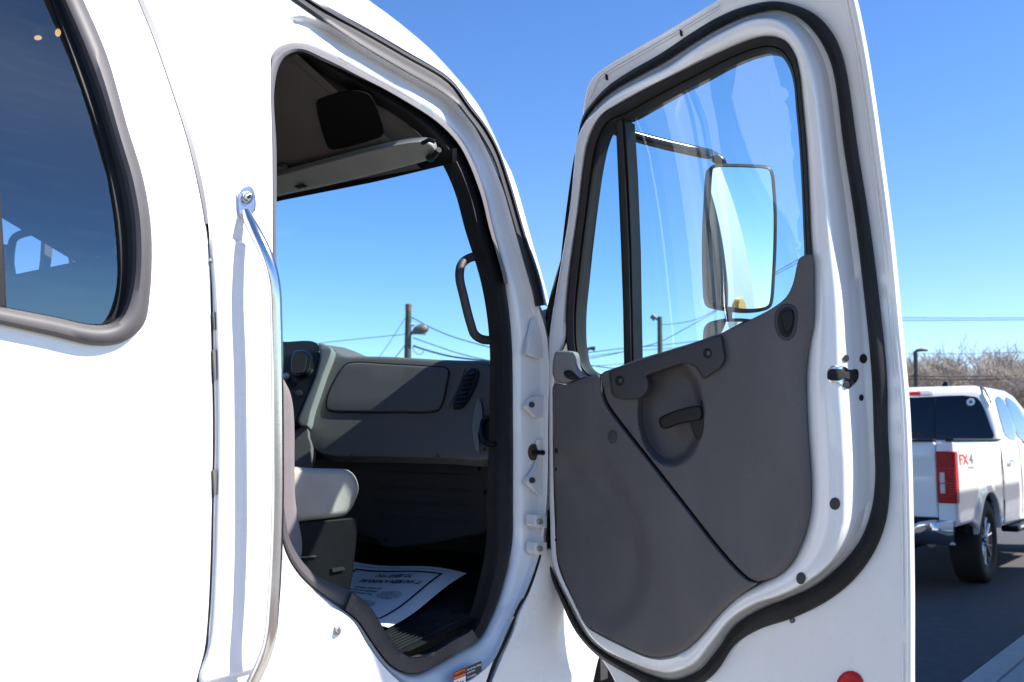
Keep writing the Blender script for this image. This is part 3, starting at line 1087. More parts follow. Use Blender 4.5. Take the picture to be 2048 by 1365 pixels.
# lining rolled from the headliner down to the seal of the opening
ra, rb, rc = [], [], []
for i in range(31 * SUB, 39 * SUB + 1):
    p = cabf(R0[i % NS].x, R0[i % NS].y, -0.085)
    d_ = p - H0
    s_ = max(-1.25, min(-0.215, d_.dot(Hd)))
    o_ = d_.dot(Nd)
    ra.append(p)
    zt = max(p.z + 0.012, headz(s_)) if i < 38 * SUB else headz(s_)
    rb.append(tc(s_, o_ - 0.07, p.z * 0.45 + headz(s_) * 0.55))
    rc.append(tc(s_, -0.30, headz(s_) - 0.001))
mesh_obj('lining_edge', loft_bm([ra, rb, rc], closed=False), 'headliner', truck)
panel('overhead_console', headf, [(634, 204), (645, 198), (698, 182), (735, 188), (748, 204), (767, 262), (764, 272), (755, 277), (668, 300), (658, 297), (651, 285), (633, 215)], 'console_black', truck, off=0.004, thick=0.003, bev=0.001, bw=2, step=0, sub=3)
hdr = planef(tc(-0.215, -0.1, 2.25), Hd * -1.0 + Vector((0, 0, -0.35)))
panel('windscreen_header', hdr, [(540, 380), (556, 376), (742, 338), (880, 304), (905, 298), (905, 327), (742, 366), (556, 403), (500, 416), (300, 462), (300, 420)], 'black_plastic', truck, off=0.0, thick=0.02, step=0, smooth_outline=False)
vis = [(540, 354), (556, 350), (660, 322), (766, 295), (830, 284), (856, 285), (868, 293), (871, 306), (860, 318), (800, 336), (742, 351), (645, 374), (556, 393), (480, 412), (420, 420), (430, 390), (480, 368)]
vz = panel('sun_visor', headf, vis, 'visor_vinyl', truck, off=0.03, thick=0.024, bev=0.010, bw=7, step=24, sub=4, label='grey vinyl sun visor folded up against the header')
tube('pivot', [headf(x, y, 0.04) for x, y in ((878, 300), (868, 312), (858, 316))], 0.008, 'black_plastic', vz, 8)
button('clip', headf, 861, 316, 10, 8, 0.04, 0.01, 'black_plastic', vz)
tube('pivot', [headf(x, y, 0.045) for x, y in ((845, 287), (858, 280), (870, 284))], 0.006, 'black_plastic', vz, 8)
panel('clip', headf, [(588, 374), (604, 370), (614, 374), (598, 378)], 'black_plastic', vz, off=0.042, thick=0.004, step=0, smooth_outline=False)
panel('visor_mount', headf, [(552, 336), (566, 333), (575, 338), (560, 346), (550, 346)], 'headliner', truck, off=0.008, thick=0.012, bev=0.004, bw=2, step=0)
# pillar trim on the far (driver) side and windscreen glass
bm = tube_bm([tc(-0.22, -1.90, 2.28), tc(-0.1, -1.99, 1.9), tc(0.02, -2.04, 1.6)], 0.05, 10)
mesh_obj('far_pillar', bm, 'interior_dark', truck)
ws = []
for k in range(9):
    t = k / 8
    o_ = -0.14 - t * 1.82
    bow = 0.10 * math.sin(math.pi * t)
    ws.append([tc(-0.26 + bow, o_ - 0.06, 2.42), tc(-0.04 + bow, o_, 1.9), tc(0.10 + bow, o_, 1.58)])
mesh_obj('windscreen', loft_bm(ws, closed=False), 'clear_glass', truck)

# ---- dashboard
KT = 0.70
dashf = planef(tc(-0.03, -0.4, 1.55), Hd * -1.0 + Vector((0, 0, KT)))
lowf = planef(tc(0.02, -0.4, 1.25), Hd * -1.0 + Vector((0, 0, -0.12)))
fas = [(666, 698), (689, 711), (730, 713), (775, 714), (830, 717), (880, 720), (935, 722), (972, 723), (984, 727), (990, 735), (994, 800), (986, 905), (975, 921), (900, 919), (760, 916), (661, 914), (645, 908), (625, 893), (617, 872), (615, 855), (626, 808), (652, 740), (664, 703)]
dash = panel('dashboard', dashf, fas, 'dash_plastic', truck, sub=4, off=0.0, thick=0.04, bev=0.014, bw=7, step=26, label='grey plastic dashboard with glove box seen through the open door')
# top of the dash running to the windscreen
bm = bmesh.new()
tp = [dashf(x, y, -0.012) for x, y in cr([(640, 688), (666, 698), (689, 711), (775, 714), (880, 720), (972, 723), (1010, 726)], 4, False)]
mesh_obj('dash_top', loft_bm([tp, [p + Hd * 0.12 + Vector((0, 0, -0.005)) for p in tp], [p + Hd * 0.30 + Vector((0, 0, -0.05)) for p in tp]], closed=False), 'dash_plastic', dash)
gb = [(702, 724), (780, 727), (868, 732), (893, 735), (899, 742), (895, 770), (884, 812), (874, 823), (800, 826), (711, 826), (663, 824), (653, 819), (651, 808), (656, 785), (674, 750), (688, 730)]
panel('glove_box_gap', dashf, gb, 'groove', dash, sub=4, off=0.0025, thick=0.003, step=0)
panel('glove_box_door', dashf, offset_poly(cr(gb, 1), 3.0), 'dash_plastic', dash, sub=4, off=0.007, thick=0.007, bev=0.0035, bw=2.5, step=26)
panel('dash_wing', dashf, [(638, 687), (652, 690), (663, 696), (664, 705), (649, 746), (634, 790), (622, 826), (615, 852), (602, 853), (596, 844), (606, 814), (631, 752), (640, 712)], 'dash_wing', dash, sub=3, off=0.028, thick=0.05, bev=0.008, bw=4, step=0)
panel('instrument_panel', dashf, [(480, 684), (572, 684), (618, 682), (634, 687), (640, 698), (640, 714), (630, 755), (606, 815), (597, 846), (588, 854), (480, 856)], 'black_plastic', dash, sub=3, off=0.02, thick=0.04, bev=0.006, bw=4, step=0)
panel('round_vent', dashf, [(586, 705), (600, 700), (614, 702), (623, 712), (622, 725), (613, 748), (585, 750)], 'gloss_black', dash, sub=3, off=0.034, thick=0.014, bev=0.006, bw=4, step=0)
panel('vent_insert', dashf, [(588, 710), (602, 707), (612, 712), (612, 725), (606, 744), (586, 745)], 'dark_void', dash, sub=3, off=0.036, thick=0.004, step=0)
button('knob', dashf, 572, 753, 7, 7, 0.03, 0.02, 'bolt_steel', dash, dome=0.003)
button('socket', dashf, 598, 787, 7, 7, 0.021, 0.004, 'dark_bolt', dash)
panel('console_side', dashf, [(560, 868), (588, 864), (602, 854), (615, 854), (618, 874), (624, 894), (616, 926), (600, 945), (560, 945)], 'dash_plastic', dash, sub=2, off=0.012, thick=0.03, bev=0.006, bw=3, step=0)
vent = [(935, 741), (943, 736), (952, 736), (958, 744), (953, 771), (941, 795), (928, 814), (918, 818), (907, 818), (906, 808), (918, 778)]
vn = panel('air_vent', dashf, vent, 'black_plastic', dash, sub=3, off=0.006, thick=0.008, bev=0.004, bw=3, step=0)
for k in range(7):
    t = (k + 0.5) / 7
    xa, ya = 940 - 26 * t, 742 + 66 * t
    tube('vane', [dashf(xa - 3, ya + 3, 0.009), dashf(xa + 12, ya, 0.009)], 0.0022, 'gloss_black', vn, 6)
panel('vent_bezel', dashf, [(926, 736), (930, 738), (905, 800), (893, 815), (889, 813), (904, 780)], 'dash_plastic', dash, sub=2, off=0.006, thick=0.006, bev=0.003, bw=1.5, step=0)
panel('handle_cheek', dashf, [(958, 795), (965, 812), (966, 840), (958, 866), (960, 892), (956, 911), (948, 890), (944, 860), (947, 825)], 'dash_wing', dash, sub=3, off=0.014, thick=0.02, bev=0.01, bw=4, step=0)
panel('handle_recess', dashf, [(958, 845), (968, 834), (985, 832), (1000, 834), (1000, 890), (972, 892), (958, 880)], 'dark_void', dash, sub=2, off=0.006, thick=0.004, step=0)
tube('dash_handle', [dashf(p.x, p.y, 0.022) for p in cr([(990, 835), (975, 835), (966, 843), (964, 862), (967, 880), (976, 888), (992, 889)], 4, False)], 0.0075, 'black_plastic', dash, 10)
for x, y in ((875, 912), (701, 909), (968, 899), (970, 930)):
    button('screw', dashf, x, y, 3, 3.2, 0.001, 0.003, 'dark_bolt', dash)
low = [(661, 916), (760, 918), (992, 923), (984, 990), (974, 1064), (930, 1074), (870, 1086), (790, 1095), (770, 1094), (750, 1078), (640, 1040), (600, 990), (615, 930)]
lp = panel('knee_panel', lowf, low, 'dash_lower', truck, sub=3, off=0.0, thick=0.03, bev=0.008, bw=5, step=30)
for (xa, ya, xb, yb) in ((760, 944, 938, 951), (755, 974, 938, 982), (750, 1003, 936, 1013), (760, 1033, 940, 1045)):
    panel('rib', lowf, [(xa, ya - 1.5), (xb, yb - 1.5), (xb + 3, yb), (xb, yb + 3), (xa, ya + 3), (xa - 3, ya)], 'dash_lower', lp, sub=1, off=0.005, thick=0.006, bev=0.003, bw=1.5, step=0)
for x, y in ((958, 938), (770, 1080), (970, 985)):
    button('screw', lowf, x, y, 4, 4.5, 0.0, 0.004, 'black_plastic', lp)
# handle on the windscreen pillar
hpts = [(1003, 512), (961, 513), (940, 516), (924, 528), (919, 552), (928, 596), (941, 647), (950, 670), (968, 680), (1010, 678)]
ph = tube('pillar_handle', [cabf(p.x, p.y, -0.105) for p in cr(hpts, 5, False)], 0.0125, 'trim_dark', truck, 14, label='dark grab handle on the inside of the windscreen pillar')
# inner pillar trim beside the seal; unseen depth stretched to shadow the dash
rr = []
for t, dpt in ((0.95, 0.0), (1.0, 0.01), (0.99, 0.14), (0.7, 0.31), (0.0, 0.32)):
    rr.append([(lambda p: p + (p - CP).normalized() * dpt - Vector((0, 0, (p - CP).normalized().z * dpt)))(cabf(*lerp2(R1[i], R0[i], t), -0.085)) for i in range(5 * SUB, 15 * SUB)])
mesh_obj('pillar_trim_blocker', loft_bm(rr, closed=False), 'black_plastic', truck)

# ---- floor
def floorz(s):
    return 0.945 + 0.17 * (s + 0.55)
FL = tc(-0.55, 0, 0.945)
floorf = planef(FL, Vector((0, 0, 1)) - Hd * 0.17)
fl = mesh_obj('cab_floor', loft_bm([[tc(s, o, floorz(s)) for o in (-0.07, -1.0, -2.08)] for s in (-2.9, -1.0, 0.0, 0.36)], closed=False), 'floor_mat', truck)
for k in range(9):
    o_ = -0.10 - k * 0.016
    mesh_obj('tread_rib', tube_bm([tc(-0.62, o_, floorz(-0.62) + 0.003), tc(-0.2, o_, floorz(-0.2) + 0.003)], 0.004, 6), 'floor_mat', fl)

# ---- seat
seat = mesh_obj('seat', box_bm(tc, -0.95, -0.50, -0.86, -0.33, 1.0, 1.25), 'seat_base', truck, smooth=False, bevel=0.01, label='passenger seat with pale vinyl cushion on a black box base')
seat_side = planef(tc(0, -0.28, 1.3), Nd)
panel('cushion', seat_side, [(470, 936), (520, 934), (590, 934), (640, 939), (672, 938), (695, 940), (708, 950), (715, 964), (717, 978), (712, 998), (703, 1018), (690, 1031), (660, 1037), (620, 1042), (590, 1046), (520, 1050), (470, 1052)], 'seat_vinyl', seat, sub=3, off=0.0, thick=0.52, bev=0.028, bw=13, step=20,
      shape=lambda x, y: 0.006 * math.sin(x * 0.06) * math.sin(y * 0.05))
panel('base_skirt', seat_side, [(470, 1052), (598, 1046), (700, 1036), (717, 1036), (714, 1070), (704, 1160), (694, 1215), (470, 1215)], 'seat_base', seat, sub=1, smooth_outline=False, off=-0.005, thick=0.45, bev=0.006, bw=4, step=0)
tube('wire_bracket', [seat_side(x, y, 0.0) for x, y in ((602, 1115), (612, 1114), (632, 1113))], 0.002, 'bolt_steel', seat, 6)
panel('latch', seat_side, [(664, 1138), (688, 1134), (690, 1140), (666, 1145)], 'dark_bolt', seat, sub=1, smooth_outline=False, off=0.002, thick=0.006, step=0)
back = [(572, 768), (580, 785), (586, 812), (589, 860), (589, 930), (591, 1000), (598, 1045), (604, 1085), (603, 1112), (596, 1128), (583, 1118), (560, 1100), (500, 1080), (440, 900), (430, 760), (470, 700), (540, 720)]
seat_out = planef(tc(0, -0.19, 1.3), Nd)
panel('bolster', seat_out, back, 'seat_fabric', seat, sub=4, off=0.0, thick=0.10, bev=0.018, bw=8, step=26)
br = bmesh.new()
secs = []
for o_ in (-0.24, -0.26, -0.9, -1.75, -1.77):
    k = 0.0 if o_ in (-0.26, -0.9, -1.75) else 0.03
    secs.append([tc(-0.72 - k, o_, 1.40 + k), tc(-0.90, o_, 1.62), tc(-1.06 - k, o_, 1.85 - k), tc(-1.11, o_, 1.873 - k), tc(-1.16 + k, o_, 1.85 - k), tc(-1.10, o_, 1.62), tc(-1.0 + k, o_, 1.40 + k)])
bmx = bmesh.new()
vr = [[bmx.verts.new(p) for p in sct] for sct in secs]
for a, b in zip(vr, vr[1:]):
    for i in range(7):
        bmx.faces.new((a[i], a[(i + 1) % 7], b[(i + 1) % 7], b[i]))
bmx.faces.new(vr[0]); bmx.faces.new(vr[-1][::-1])
br.free()
mesh_obj('backrest', bmx, 'interior_grey', seat, smooth=False, bevel=0.02)
# reading lamps on the roof lining
lampf = planef(tc(0, 0, 2.44), Vector((0, 0, -1)))
dl2 = mesh_obj('reading_lamp', disc_bm(lampf, 95, 70, 40, 22, 0.0, 0.02, 20, 0.004), 'interior_dark', truck, label='small reading lamp on the roof lining behind tinted glass')
button('lens', lampf, 76, 76, 8, 5, 0.022, 0.006, 'dome_lens', dl2, dome=0.004)
button('lens', lampf, 116, 66, 6, 8, 0.022, 0.006, 'dome_lens', dl2, dome=0.004)

# driver's side mirror seen through the cab
mfar = planef(tc(0, -2.35, 1.9), Nd)
fm = tube('far_mirror', [mfar(p.x, p.y) for p in cr([(110, 452), (90, 460), (45, 468), (28, 478), (22, 500), (20, 530)], 5, False)], 0.016, 'mirror_housing', truck, 10, label='mirror arm on the far side seen through the cab')
panel('head', mfar, [(-40, 485), (10, 489), (24, 494), (28, 520), (30, 600), (-40, 620)], 'mirror_housing', fm, sub=2, off=0.0, thick=0.04, bev=0.01, bw=4, step=0)
panel('glass', mfar, [(-36, 492), (8, 495), (17, 500), (20, 600), (-36, 612)], 'mirror', fm, sub=1, smooth_outline=False, off=0.004, thick=0.003, step=0)

# ================================================================== OPEN DOOR
# stations clockwise: seal outer, seal inner, crest of the inner frame, inner edge of the frame
DS = [
    ((1142, 420), (1148, 420), (1139, 420), (1157, 420)),
    ((1150, 330), (1155, 325), (1148, 330), (1168, 330)),
    ((1153, 290), (1154, 284), (1153, 283), (1175, 290)),
    ((1166, 232), (1167, 245), (1170, 246), (1188, 255)),
    ((1188, 201), (1188, 214), (1194, 222), (1206, 229)),
    ((1214, 174), (1223, 183), (1229, 193), (1241, 207)),
    ((1254, 146), (1276, 152), (1281, 164), (1290, 180)),
    ((1320, 108), (1330, 123), (1336, 137), (1346, 152)),
    ((1380, 68), (1390, 84), (1394, 97), (1400, 125)),
    ((1435, 35), (1446, 52), (1450, 65), (1452, 100)),
    ((1490, 13), (1501, 29), (1508, 41), (1512, 77)),
    ((1547, 3), (1551, 21), (1550, 42), (1545, 74)),
    ((1589, 10), (1589, 31), (1580, 60), (1571, 84)),
    ((1633, 31), (1622, 57), (1605, 95), (1589, 110)),
    ((1666, 68), (1648, 95), (1618, 133), (1598, 143)),
    ((1688, 121), (1666, 143), (1628, 180), (1604, 198)),
    ((1716, 300), (1688, 300), (1642, 300), (1613, 300)),
    ((1740, 450), (1711, 450), (1655, 450), (1620, 450)),
    ((1759, 600), (1729, 600), (1671, 600), (1625, 600)),
    ((1774, 750), (1743, 750), (1676, 750), (1614, 750)),
    ((1776, 860), (1747, 860), (1684, 860), (1617, 860)),
    ((1780, 967), (1750, 960), (1688, 970), (1624, 965)),
    ((1772, 1043), (1742, 1022), (1684, 1065), (1622, 1025)),
    ((1749, 1104), (1722, 1077), (1664, 1115), (1608, 1081)),
    ((1707, 1161), (1684, 1127), (1632, 1150), (1582, 1130)),
    ((1654, 1203), (1631, 1172), (1590, 1176), (1555, 1152)),
    ((1585, 1237), (1574, 1199), (1550, 1194), (1525, 1166)),
    ((1517, 1260), (1525, 1218), (1507, 1208), (1479, 1190)),
    ((1471, 1290), (1471, 1252), (1460, 1238), (1437, 1229)),
    ((1433, 1344), (1433, 1302), (1420, 1286), (1395, 1279)),
    ((1395, 1374), (1395, 1344), (1388, 1324), (1365, 1303)),
    ((1345, 1390), (1347, 1361), (1342, 1343), (1330, 1314)),
    ((1307, 1378), (1310, 1355), (1306, 1339), (1296, 1312)),
    ((1256, 1350), (1260, 1334), (1256, 1321), (1240, 1287)),
    ((1193, 1311), (1212, 1309), (1210, 1298), (1195, 1264)),
    ((1151, 1264), (1176, 1280), (1180, 1270), (1172, 1250)),
    ((1117, 1191), (1136, 1210), (1140, 1202), (1147, 1200)),
    ((1092, 1127), (1104, 1134), (1107, 1130), (1119, 1134)),
    ((1087, 1050), (1099, 1050), (1101, 1050), (1112, 1060)),
    ((1086, 860), (1098, 860), (1099, 860), (1107, 860)),
    ((1085, 750), (1098, 750), (1099, 750), (1108, 750)),
    ((1085, 680), (1098, 680), (1099, 680), (1130, 680)),
    ((1092, 626), (1104, 626), (1105, 626), (1132, 630)),
    ((1109, 560), (1117, 555), (1118, 555), (1138, 555)),
    ((1125, 505), (1128, 500), (1127, 500), (1146, 495)),
]
DN = 5
DSO = cr([s[0] for s in DS], DN)
DSI = cr([s[1] for s in DS], DN)
DCR = cr([s[2] for s in DS], DN)
DFI = cr([s[3] for s in DS], DN)
dn = len(DSO)
EO = -0.062                                      # flange level
DSKIN = [(1167, 223), (1173, 183), (1181, 163), (1195, 146), (1223, 126), (1276, 95), (1337, 60), (1380, 34), (1436, 0), (1520, -48), (1590, -82), (1650, -95), (1680, -82), (1694, -50), (1709, 0), (1733, 121), (1759, 300), (1781, 470), (1799, 656), (1814, 824), (1821, 1049), (1823, 1200), (1823, 1365), (1824, 1480), (1818, 1560), (1780, 1585), (1650, 1575), (1500, 1550), (1360, 1500), (1285, 1440), (1240, 1382), (1219, 1343), (1203, 1318), (1165, 1268), (1128, 1194), (1108, 1130), (1102, 1050), (1102, 860), (1102, 690), (1112, 625), (1136, 530), (1156, 400), (1162, 300)]
dsk = cr(DSKIN, 4)
door = mesh_obj('door', panel_bm(doorf, dsk, EO, 0.030, 0.004, 4, holes=[DSI], step=30,
                                 shape=lambda x, y: 0.006 * max(0.0, 1 - abs(x - (1790 + (y - 682) * 0.03)) / 7.0) * (1 if 250 < y else 0)), 'door_paint', truck, label='open white passenger door seen from its inside')
# hem ridges along the trailing edge
for dx, rr_ in ((-9, 0.0035), (-17, 0.0028)):
    pts = [doorf(x + dx, y, EO + 0.0005) for x, y in cr([(1709, 0), (1733, 121), (1759, 300), (1781, 470), (1799, 656), (1814, 824), (1821, 1049), (1823, 1200), (1823, 1365), (1824, 1480)], 5, False)]
    tube('hem_ridge', pts, rr_, 'door_paint', door, 8)
for dy, rr_ in ((9, 0.003), (16, 0.0022)):
    pts = [doorf(x + 3, y + dy, EO + 0.0005) for x, y in cr([(1178, 180), (1195, 146), (1223, 126), (1276, 95), (1337, 60), (1380, 34), (1436, 0)], 5, False)]
    tube('hem_ridge', pts, rr_, 'door_paint', door, 8)
for x, y in ((1212, 154), (1361, 66)):
    panel('drain_clip', doorf, [(x - 2, y - 6), (x + 2, y - 5), (x + 3, y + 6), (x - 1, y + 6)], 'dark_void', door, sub=1, smooth_outline=False, off=EO + 0.004, thick=0.005, step=0)
# inner frame, from flange over the crest to window and trim
pf = [(0, 0.0, EO - 0.01), (0, 0.0, EO), (0, 0.25, EO + 0.006), (0, 0.5, EO + 0.030), (0, 0.78, EO + 0.074), (0, 0.93, EO + 0.093), (1, 0.05, EO + 0.101), (1, 0.3, EO + 0.104), (1, 0.8, EO + 0.103), (1, 1.0, EO + 0.094), (1, 1.15, EO + 0.05)]
rr = []
for seg_, t, o in pf:
    a, b = (DSI, DCR) if seg_ == 0 else (DCR, DFI)
    rr.append([doorf(*lerp2(a[i], b[i], t), o) for i in range(dn)])
mesh_obj('inner_frame', loft_bm(rr), 'door_paint', door)
# seal
rr = []
for t, o in ((0.0, EO - 0.004), (0.0, EO + 0.008), (0.15, EO + 0.020), (0.45, EO + 0.027), (0.75, EO + 0.024), (0.95, EO + 0.014), (1.0, EO)):
    rr.append([doorf(*lerp2(DSO[i], DSI[i], t), o) for i in range(dn)])
mesh_obj('door_seal', loft_bm(rr), 'seal_rubber', door, label='thick black rubber seal running round the door')
# window: black rubber frame, glass, divider
WF = [(1146, 495), (1157, 420), (1168, 330), (1175, 290), (1188, 255), (1206, 229), (1241, 207), (1290, 180), (1346, 152), (1400, 125), (1452, 100), (1512, 77), (1545, 74), (1571, 84), (1589, 110), (1598, 143), (1604, 198), (1613, 300), (1620, 450), (1624, 540), (1615, 620), (1560, 660), (1480, 690), (1390, 715), (1300, 740), (1230, 760), (1180, 770), (1150, 745), (1136, 700), (1132, 630), (1138, 555)]
WI = [(1174, 495), (1183, 420), (1196, 330), (1206, 286), (1216, 262), (1230, 247), (1262, 236), (1310, 209), (1362, 180), (1410, 155), (1458, 129), (1512, 108), (1543, 104), (1563, 114), (1578, 136), (1587, 167), (1592, 220), (1599, 300), (1606, 450), (1607, 530), (1590, 600), (1540, 635), (1470, 665), (1385, 695), (1300, 722), (1230, 742), (1192, 748), (1172, 733), (1163, 700), (1161, 630), (1168, 555)]
wf_, wi_ = cr(WF, 5), cr(WI, 5)
rr = []
for t, o in ((-0.05, EO + 0.05), (0.0, EO + 0.100), (0.15, EO + 0.106), (0.5, EO + 0.100), (0.62, EO + 0.088), (0.7, EO + 0.092), (0.9, EO + 0.082), (1.0, EO + 0.064), (1.0, EO - 0.01)):
    rr.append([doorf(*lerp2(wf_[i], wi_[i], t), o) if o > EO else doorf(wi_[i].x, wi_[i].y, EO + 0.064) - Md * 0.03 for i in range(len(wf_))])
win = mesh_obj('door_window', loft_bm(rr), 'rubber', door, label='door window in a black rubber frame with a quarter light')
mesh_obj('outer_skin', panel_bm(doorf, dsk, -0.098, 0.0, holes=[offset_poly(wi_, -4)], step=60), 'door_paint', door)
rr = []
for d_, o in ((-3, -0.094), (-5, -0.106), (-26, -0.112), (-46, -0.106), (-50, -0.097)):
    pl_ = offset_poly(wi_, d_)
    rr.append([doorf(p.x, p.y, o) for p in pl_])
mesh_obj('outer_window_rubber', loft_bm(rr), 'rubber', win)
# glass sits in the frame plane: push the frame outline to glass depth by parallel shift
def doorshift(x, y, off):
    return doorf(x, y, EO + 0.064) + Md * off
mesh_obj('glass', panel_bm(doorshift, offset_poly(wi_, -4), -0.016, 0.0, step=60), 'door_glass', win)
def bar_bm(pts_l, pts_r, o_top, depth):
    ol = list(pts_l) + list(pts_r)[::-1]
    return panel_bm(doorf, [Vector(p) for p in ol], o_top, depth, 0.004, 2.5, step=0)
mesh_obj('divider', bar_bm([(1231, 232), (1236, 350), (1242, 500), (1246, 620), (1248, 732)], [(1244, 232), (1251, 350), (1258, 500), (1261, 620), (1263, 732)], EO + 0.078, 0.05), 'rubber', win)
mesh_obj('divider', bar_bm([(1246, 240), (1253, 350), (1260, 500), (1263, 620), (1265, 732)], [(1251, 240), (1258, 350), (1264, 500), (1266, 620), (1268, 732)], EO + 0.070, 0.05), 'black_plastic', win)

# trim panel in two pieces with a diagonal seam
seam = [(1200, 749), (1203, 775), (1208, 797), (1219, 818), (1236, 841), (1282, 900), (1330, 961), (1380, 1025), (1430, 1089), (1475, 1140), (1500, 1160)]
up_ol = [(1203, 748), (1232, 736), (1267, 722), (1322, 705), (1388, 685), (1442, 667), (1512, 634), (1544, 617), (1571, 596), (1585, 570), (1593, 535), (1597, 520), (1607, 512), (1622, 509), (1626, 520), (1627, 593), (1629, 652), (1620, 698), (1614, 750), (1617, 860), (1624, 965), (1622, 1025), (1608, 1081), (1582, 1130), (1555, 1152), (1520, 1162), (1506, 1161)] + [(x + 4, y - 1) for x, y in seam[::-1][1:-1]]
lo_ol = [(1108, 768), (1130, 770), (1165, 757), (1197, 750)] + [(x - 2, y + 3) for x, y in seam[1:]] + [(1512, 1166), (1479, 1190), (1437, 1229), (1395, 1279), (1365, 1303), (1330, 1314), (1296, 1312), (1240, 1287), (1195, 1264), (1172, 1250), (1161, 1230), (1140, 1182), (1120, 1134), (1114, 1112), (1113, 1060), (1111, 993), (1108, 960), (1107, 860), (1105, 800)]


def sst(a, b, x):
    t = max(0.0, min(1.0, (x - a) / (b - a)))
    return t * t * (3 - 2 * t)


def dish(x, y):
    # pocket behind the pull handle, sharp on its rear side
    d = math.hypot((x - 1342) / 68.0, (y - 826) / 110.0)
    v = -0.05 * (1 - sst(0.80, 1.0, d))
    if x > 1395:
        v *= 1 - sst(1395, 1408, x)
    return v


pocket_pts = []
for kd in (0.70, 0.78, 0.82, 0.86, 0.90, 0.94, 0.98, 1.01, 1.05):
    for ka in range(72):
        t_ = 2 * math.pi * (ka + 0.5 * (round(kd * 100) % 2)) / 72
        xx, yy = 1342 + 68 * kd * math.cos(t_), 826 + 110 * kd * math.sin(t_)
        if xx < 1392:
            pocket_pts.append((xx, yy))
for xx in (1393, 1396, 1399, 1402, 1405, 1408, 1411):
    for yy in range(740, 925, 5):
        pocket_pts.append((xx, yy))


def speaker(x, y):
    d = math.hypot((x - 1185 - (y - 1060) * 0.18) / 105.0, (y - 1080) / 185.0)
    v = -0.014 * (1 - sst(0.75, 1.05, d))
    e = (x - 1250) * 0.80 - (y - 960) * 0.60
    v += 0.006 * sst(-20, 14, e + 60)
    return v


ET = EO + 0.122
panel('door_card', doorf, up_ol, 'trim_plastic', door, sub=3, off=ET, thick=0.03, bev=0.030, bw=lambda x, y: 24.0 if (x > 1600 and y > 640) or (y > 1050 and x > 1545) else (9.0 if x > 1600 and y > 540 else 2.5), step=11, extra=pocket_pts, shape=dish, label='upper grey plastic door card with handle pocket')
panel('door_card', doorf, lo_ol, 'trim_plastic', door, sub=3, off=ET, thick=0.03, bev=0.018, bw=lambda x, y: 14.0 if (y > 1185 and x > 1300) else 2.5, step=14, shape=speaker, label='lower grey plastic door card below the diagonal seam')
mesh_obj('card_backing', panel_bm(doorf, cr([(1206, 752), (1400, 690), (1560, 620), (1610, 700), (1605, 1000), (1560, 1130), (1490, 1165), (1400, 1255), (1330, 1300), (1180, 1235), (1130, 1110), (1120, 800)], 2), ET - 0.062, 0.0, step=0), 'groove', door)
corner = [(1108, 712), (1112, 704), (1130, 702), (1145, 704), (1150, 713), (1152, 732), (1158, 746), (1170, 754), (1150, 761), (1128, 768), (1112, 762), (1105, 748)]
ct = panel('corner_trim', doorf, corner, 'trim_light', door, sub=3, off=ET + 0.004, thick=0.03, bev=0.008, bw=5, step=0, label='leather-grained light grey corner piece by the mirror')
panel('corner_slot', doorf, [(1127, 746), (1133, 741), (1143, 742), (1152, 751), (1158, 756), (1146, 760), (1134, 757)], 'gloss_black', ct, sub=3, off=ET + 0.009, thick=0.006, bev=0.003, bw=2, step=0)
arm = [(1220, 742), (1250, 730), (1322, 706), (1388, 686), (1440, 670), (1445, 680), (1447, 697), (1450, 714), (1444, 732), (1425, 746), (1406, 757), (1400, 748), (1390, 734), (1366, 728), (1340, 735), (1318, 743), (1294, 752), (1298, 764), (1296, 780), (1284, 794), (1268, 799), (1236, 797), (1225, 790), (1221, 770)]
ar = panel('pull_handle', doorf, arm, 'trim_dark', door, sub=3, off=ET + 0.016, thick=0.03, bev=0.008, bw=5, step=0, label='dark moulded pull handle under the window')
for x, y in ((1239, 762), (1415, 707)):
    button('screw_hole', doorf, x, y, 8.5, 10.5, ET + 0.0165, 0.001, 'dark_void', ar)
    button('screw', doorf, x + 3, y, 4, 4.5, ET + 0.0175, 0.003, 'dark_bolt', ar)
panel('release_lever', doorf, [(1318, 838), (1330, 830), (1350, 822), (1375, 815), (1396, 812), (1402, 815), (1402, 838), (1380, 843), (1350, 850), (1326, 858), (1320, 853)], 'black_plastic', door, sub=3, off=ET + 0.012, thick=0.02, bev=0.006, bw=4, step=0)
panel('lever_root', doorf, [(1381, 842), (1400, 836), (1401, 800), (1406, 806), (1408, 840), (1406, 866), (1398, 881), (1392, 876), (1385, 862)], 'black_plastic', door, sub=2, off=ET + 0.002, thick=0.03, bev=0.004, bw=2, step=0)
lk = panel('lock_recess', doorf, [(1549, 645), (1552, 622), (1564, 610), (1582, 609), (1593, 618), (1594, 648), (1588, 672), (1575, 682), (1560, 676), (1552, 662)], 'trim_dark', door, sub=3, off=ET + 0.003, thick=0.01, bev=0.003, bw=3, step=0)
panel('recess_floor', doorf, [(1555, 645), (1558, 626), (1567, 616), (1581, 615), (1588, 624), (1588, 648), (1583, 667), (1574, 675), (1563, 670), (1557, 658)], 'groove', lk, sub=3, off=ET + 0.0036, thick=0.002, step=0)
panel('lock_lever', doorf, [(1561, 630), (1572, 621), (1584, 620), (1586, 645), (1580, 662), (1574, 668), (1568, 660), (1564, 645)], 'black_plastic', lk, sub=2, off=ET + 0.008, thick=0.006, bev=0.003, bw=2.5, step=0)
button('plug', doorf, 1225, 874, 9, 13, ET + 0.0075, 0.0015, 'plug_black', door)
panel('check_slot', doorf, [(1108, 849), (1116, 849), (1116, 873), (1108, 873)], 'dark_void', door, sub=1, smooth_outline=False, off=ET + 0.002, thick=0.004, step=0)
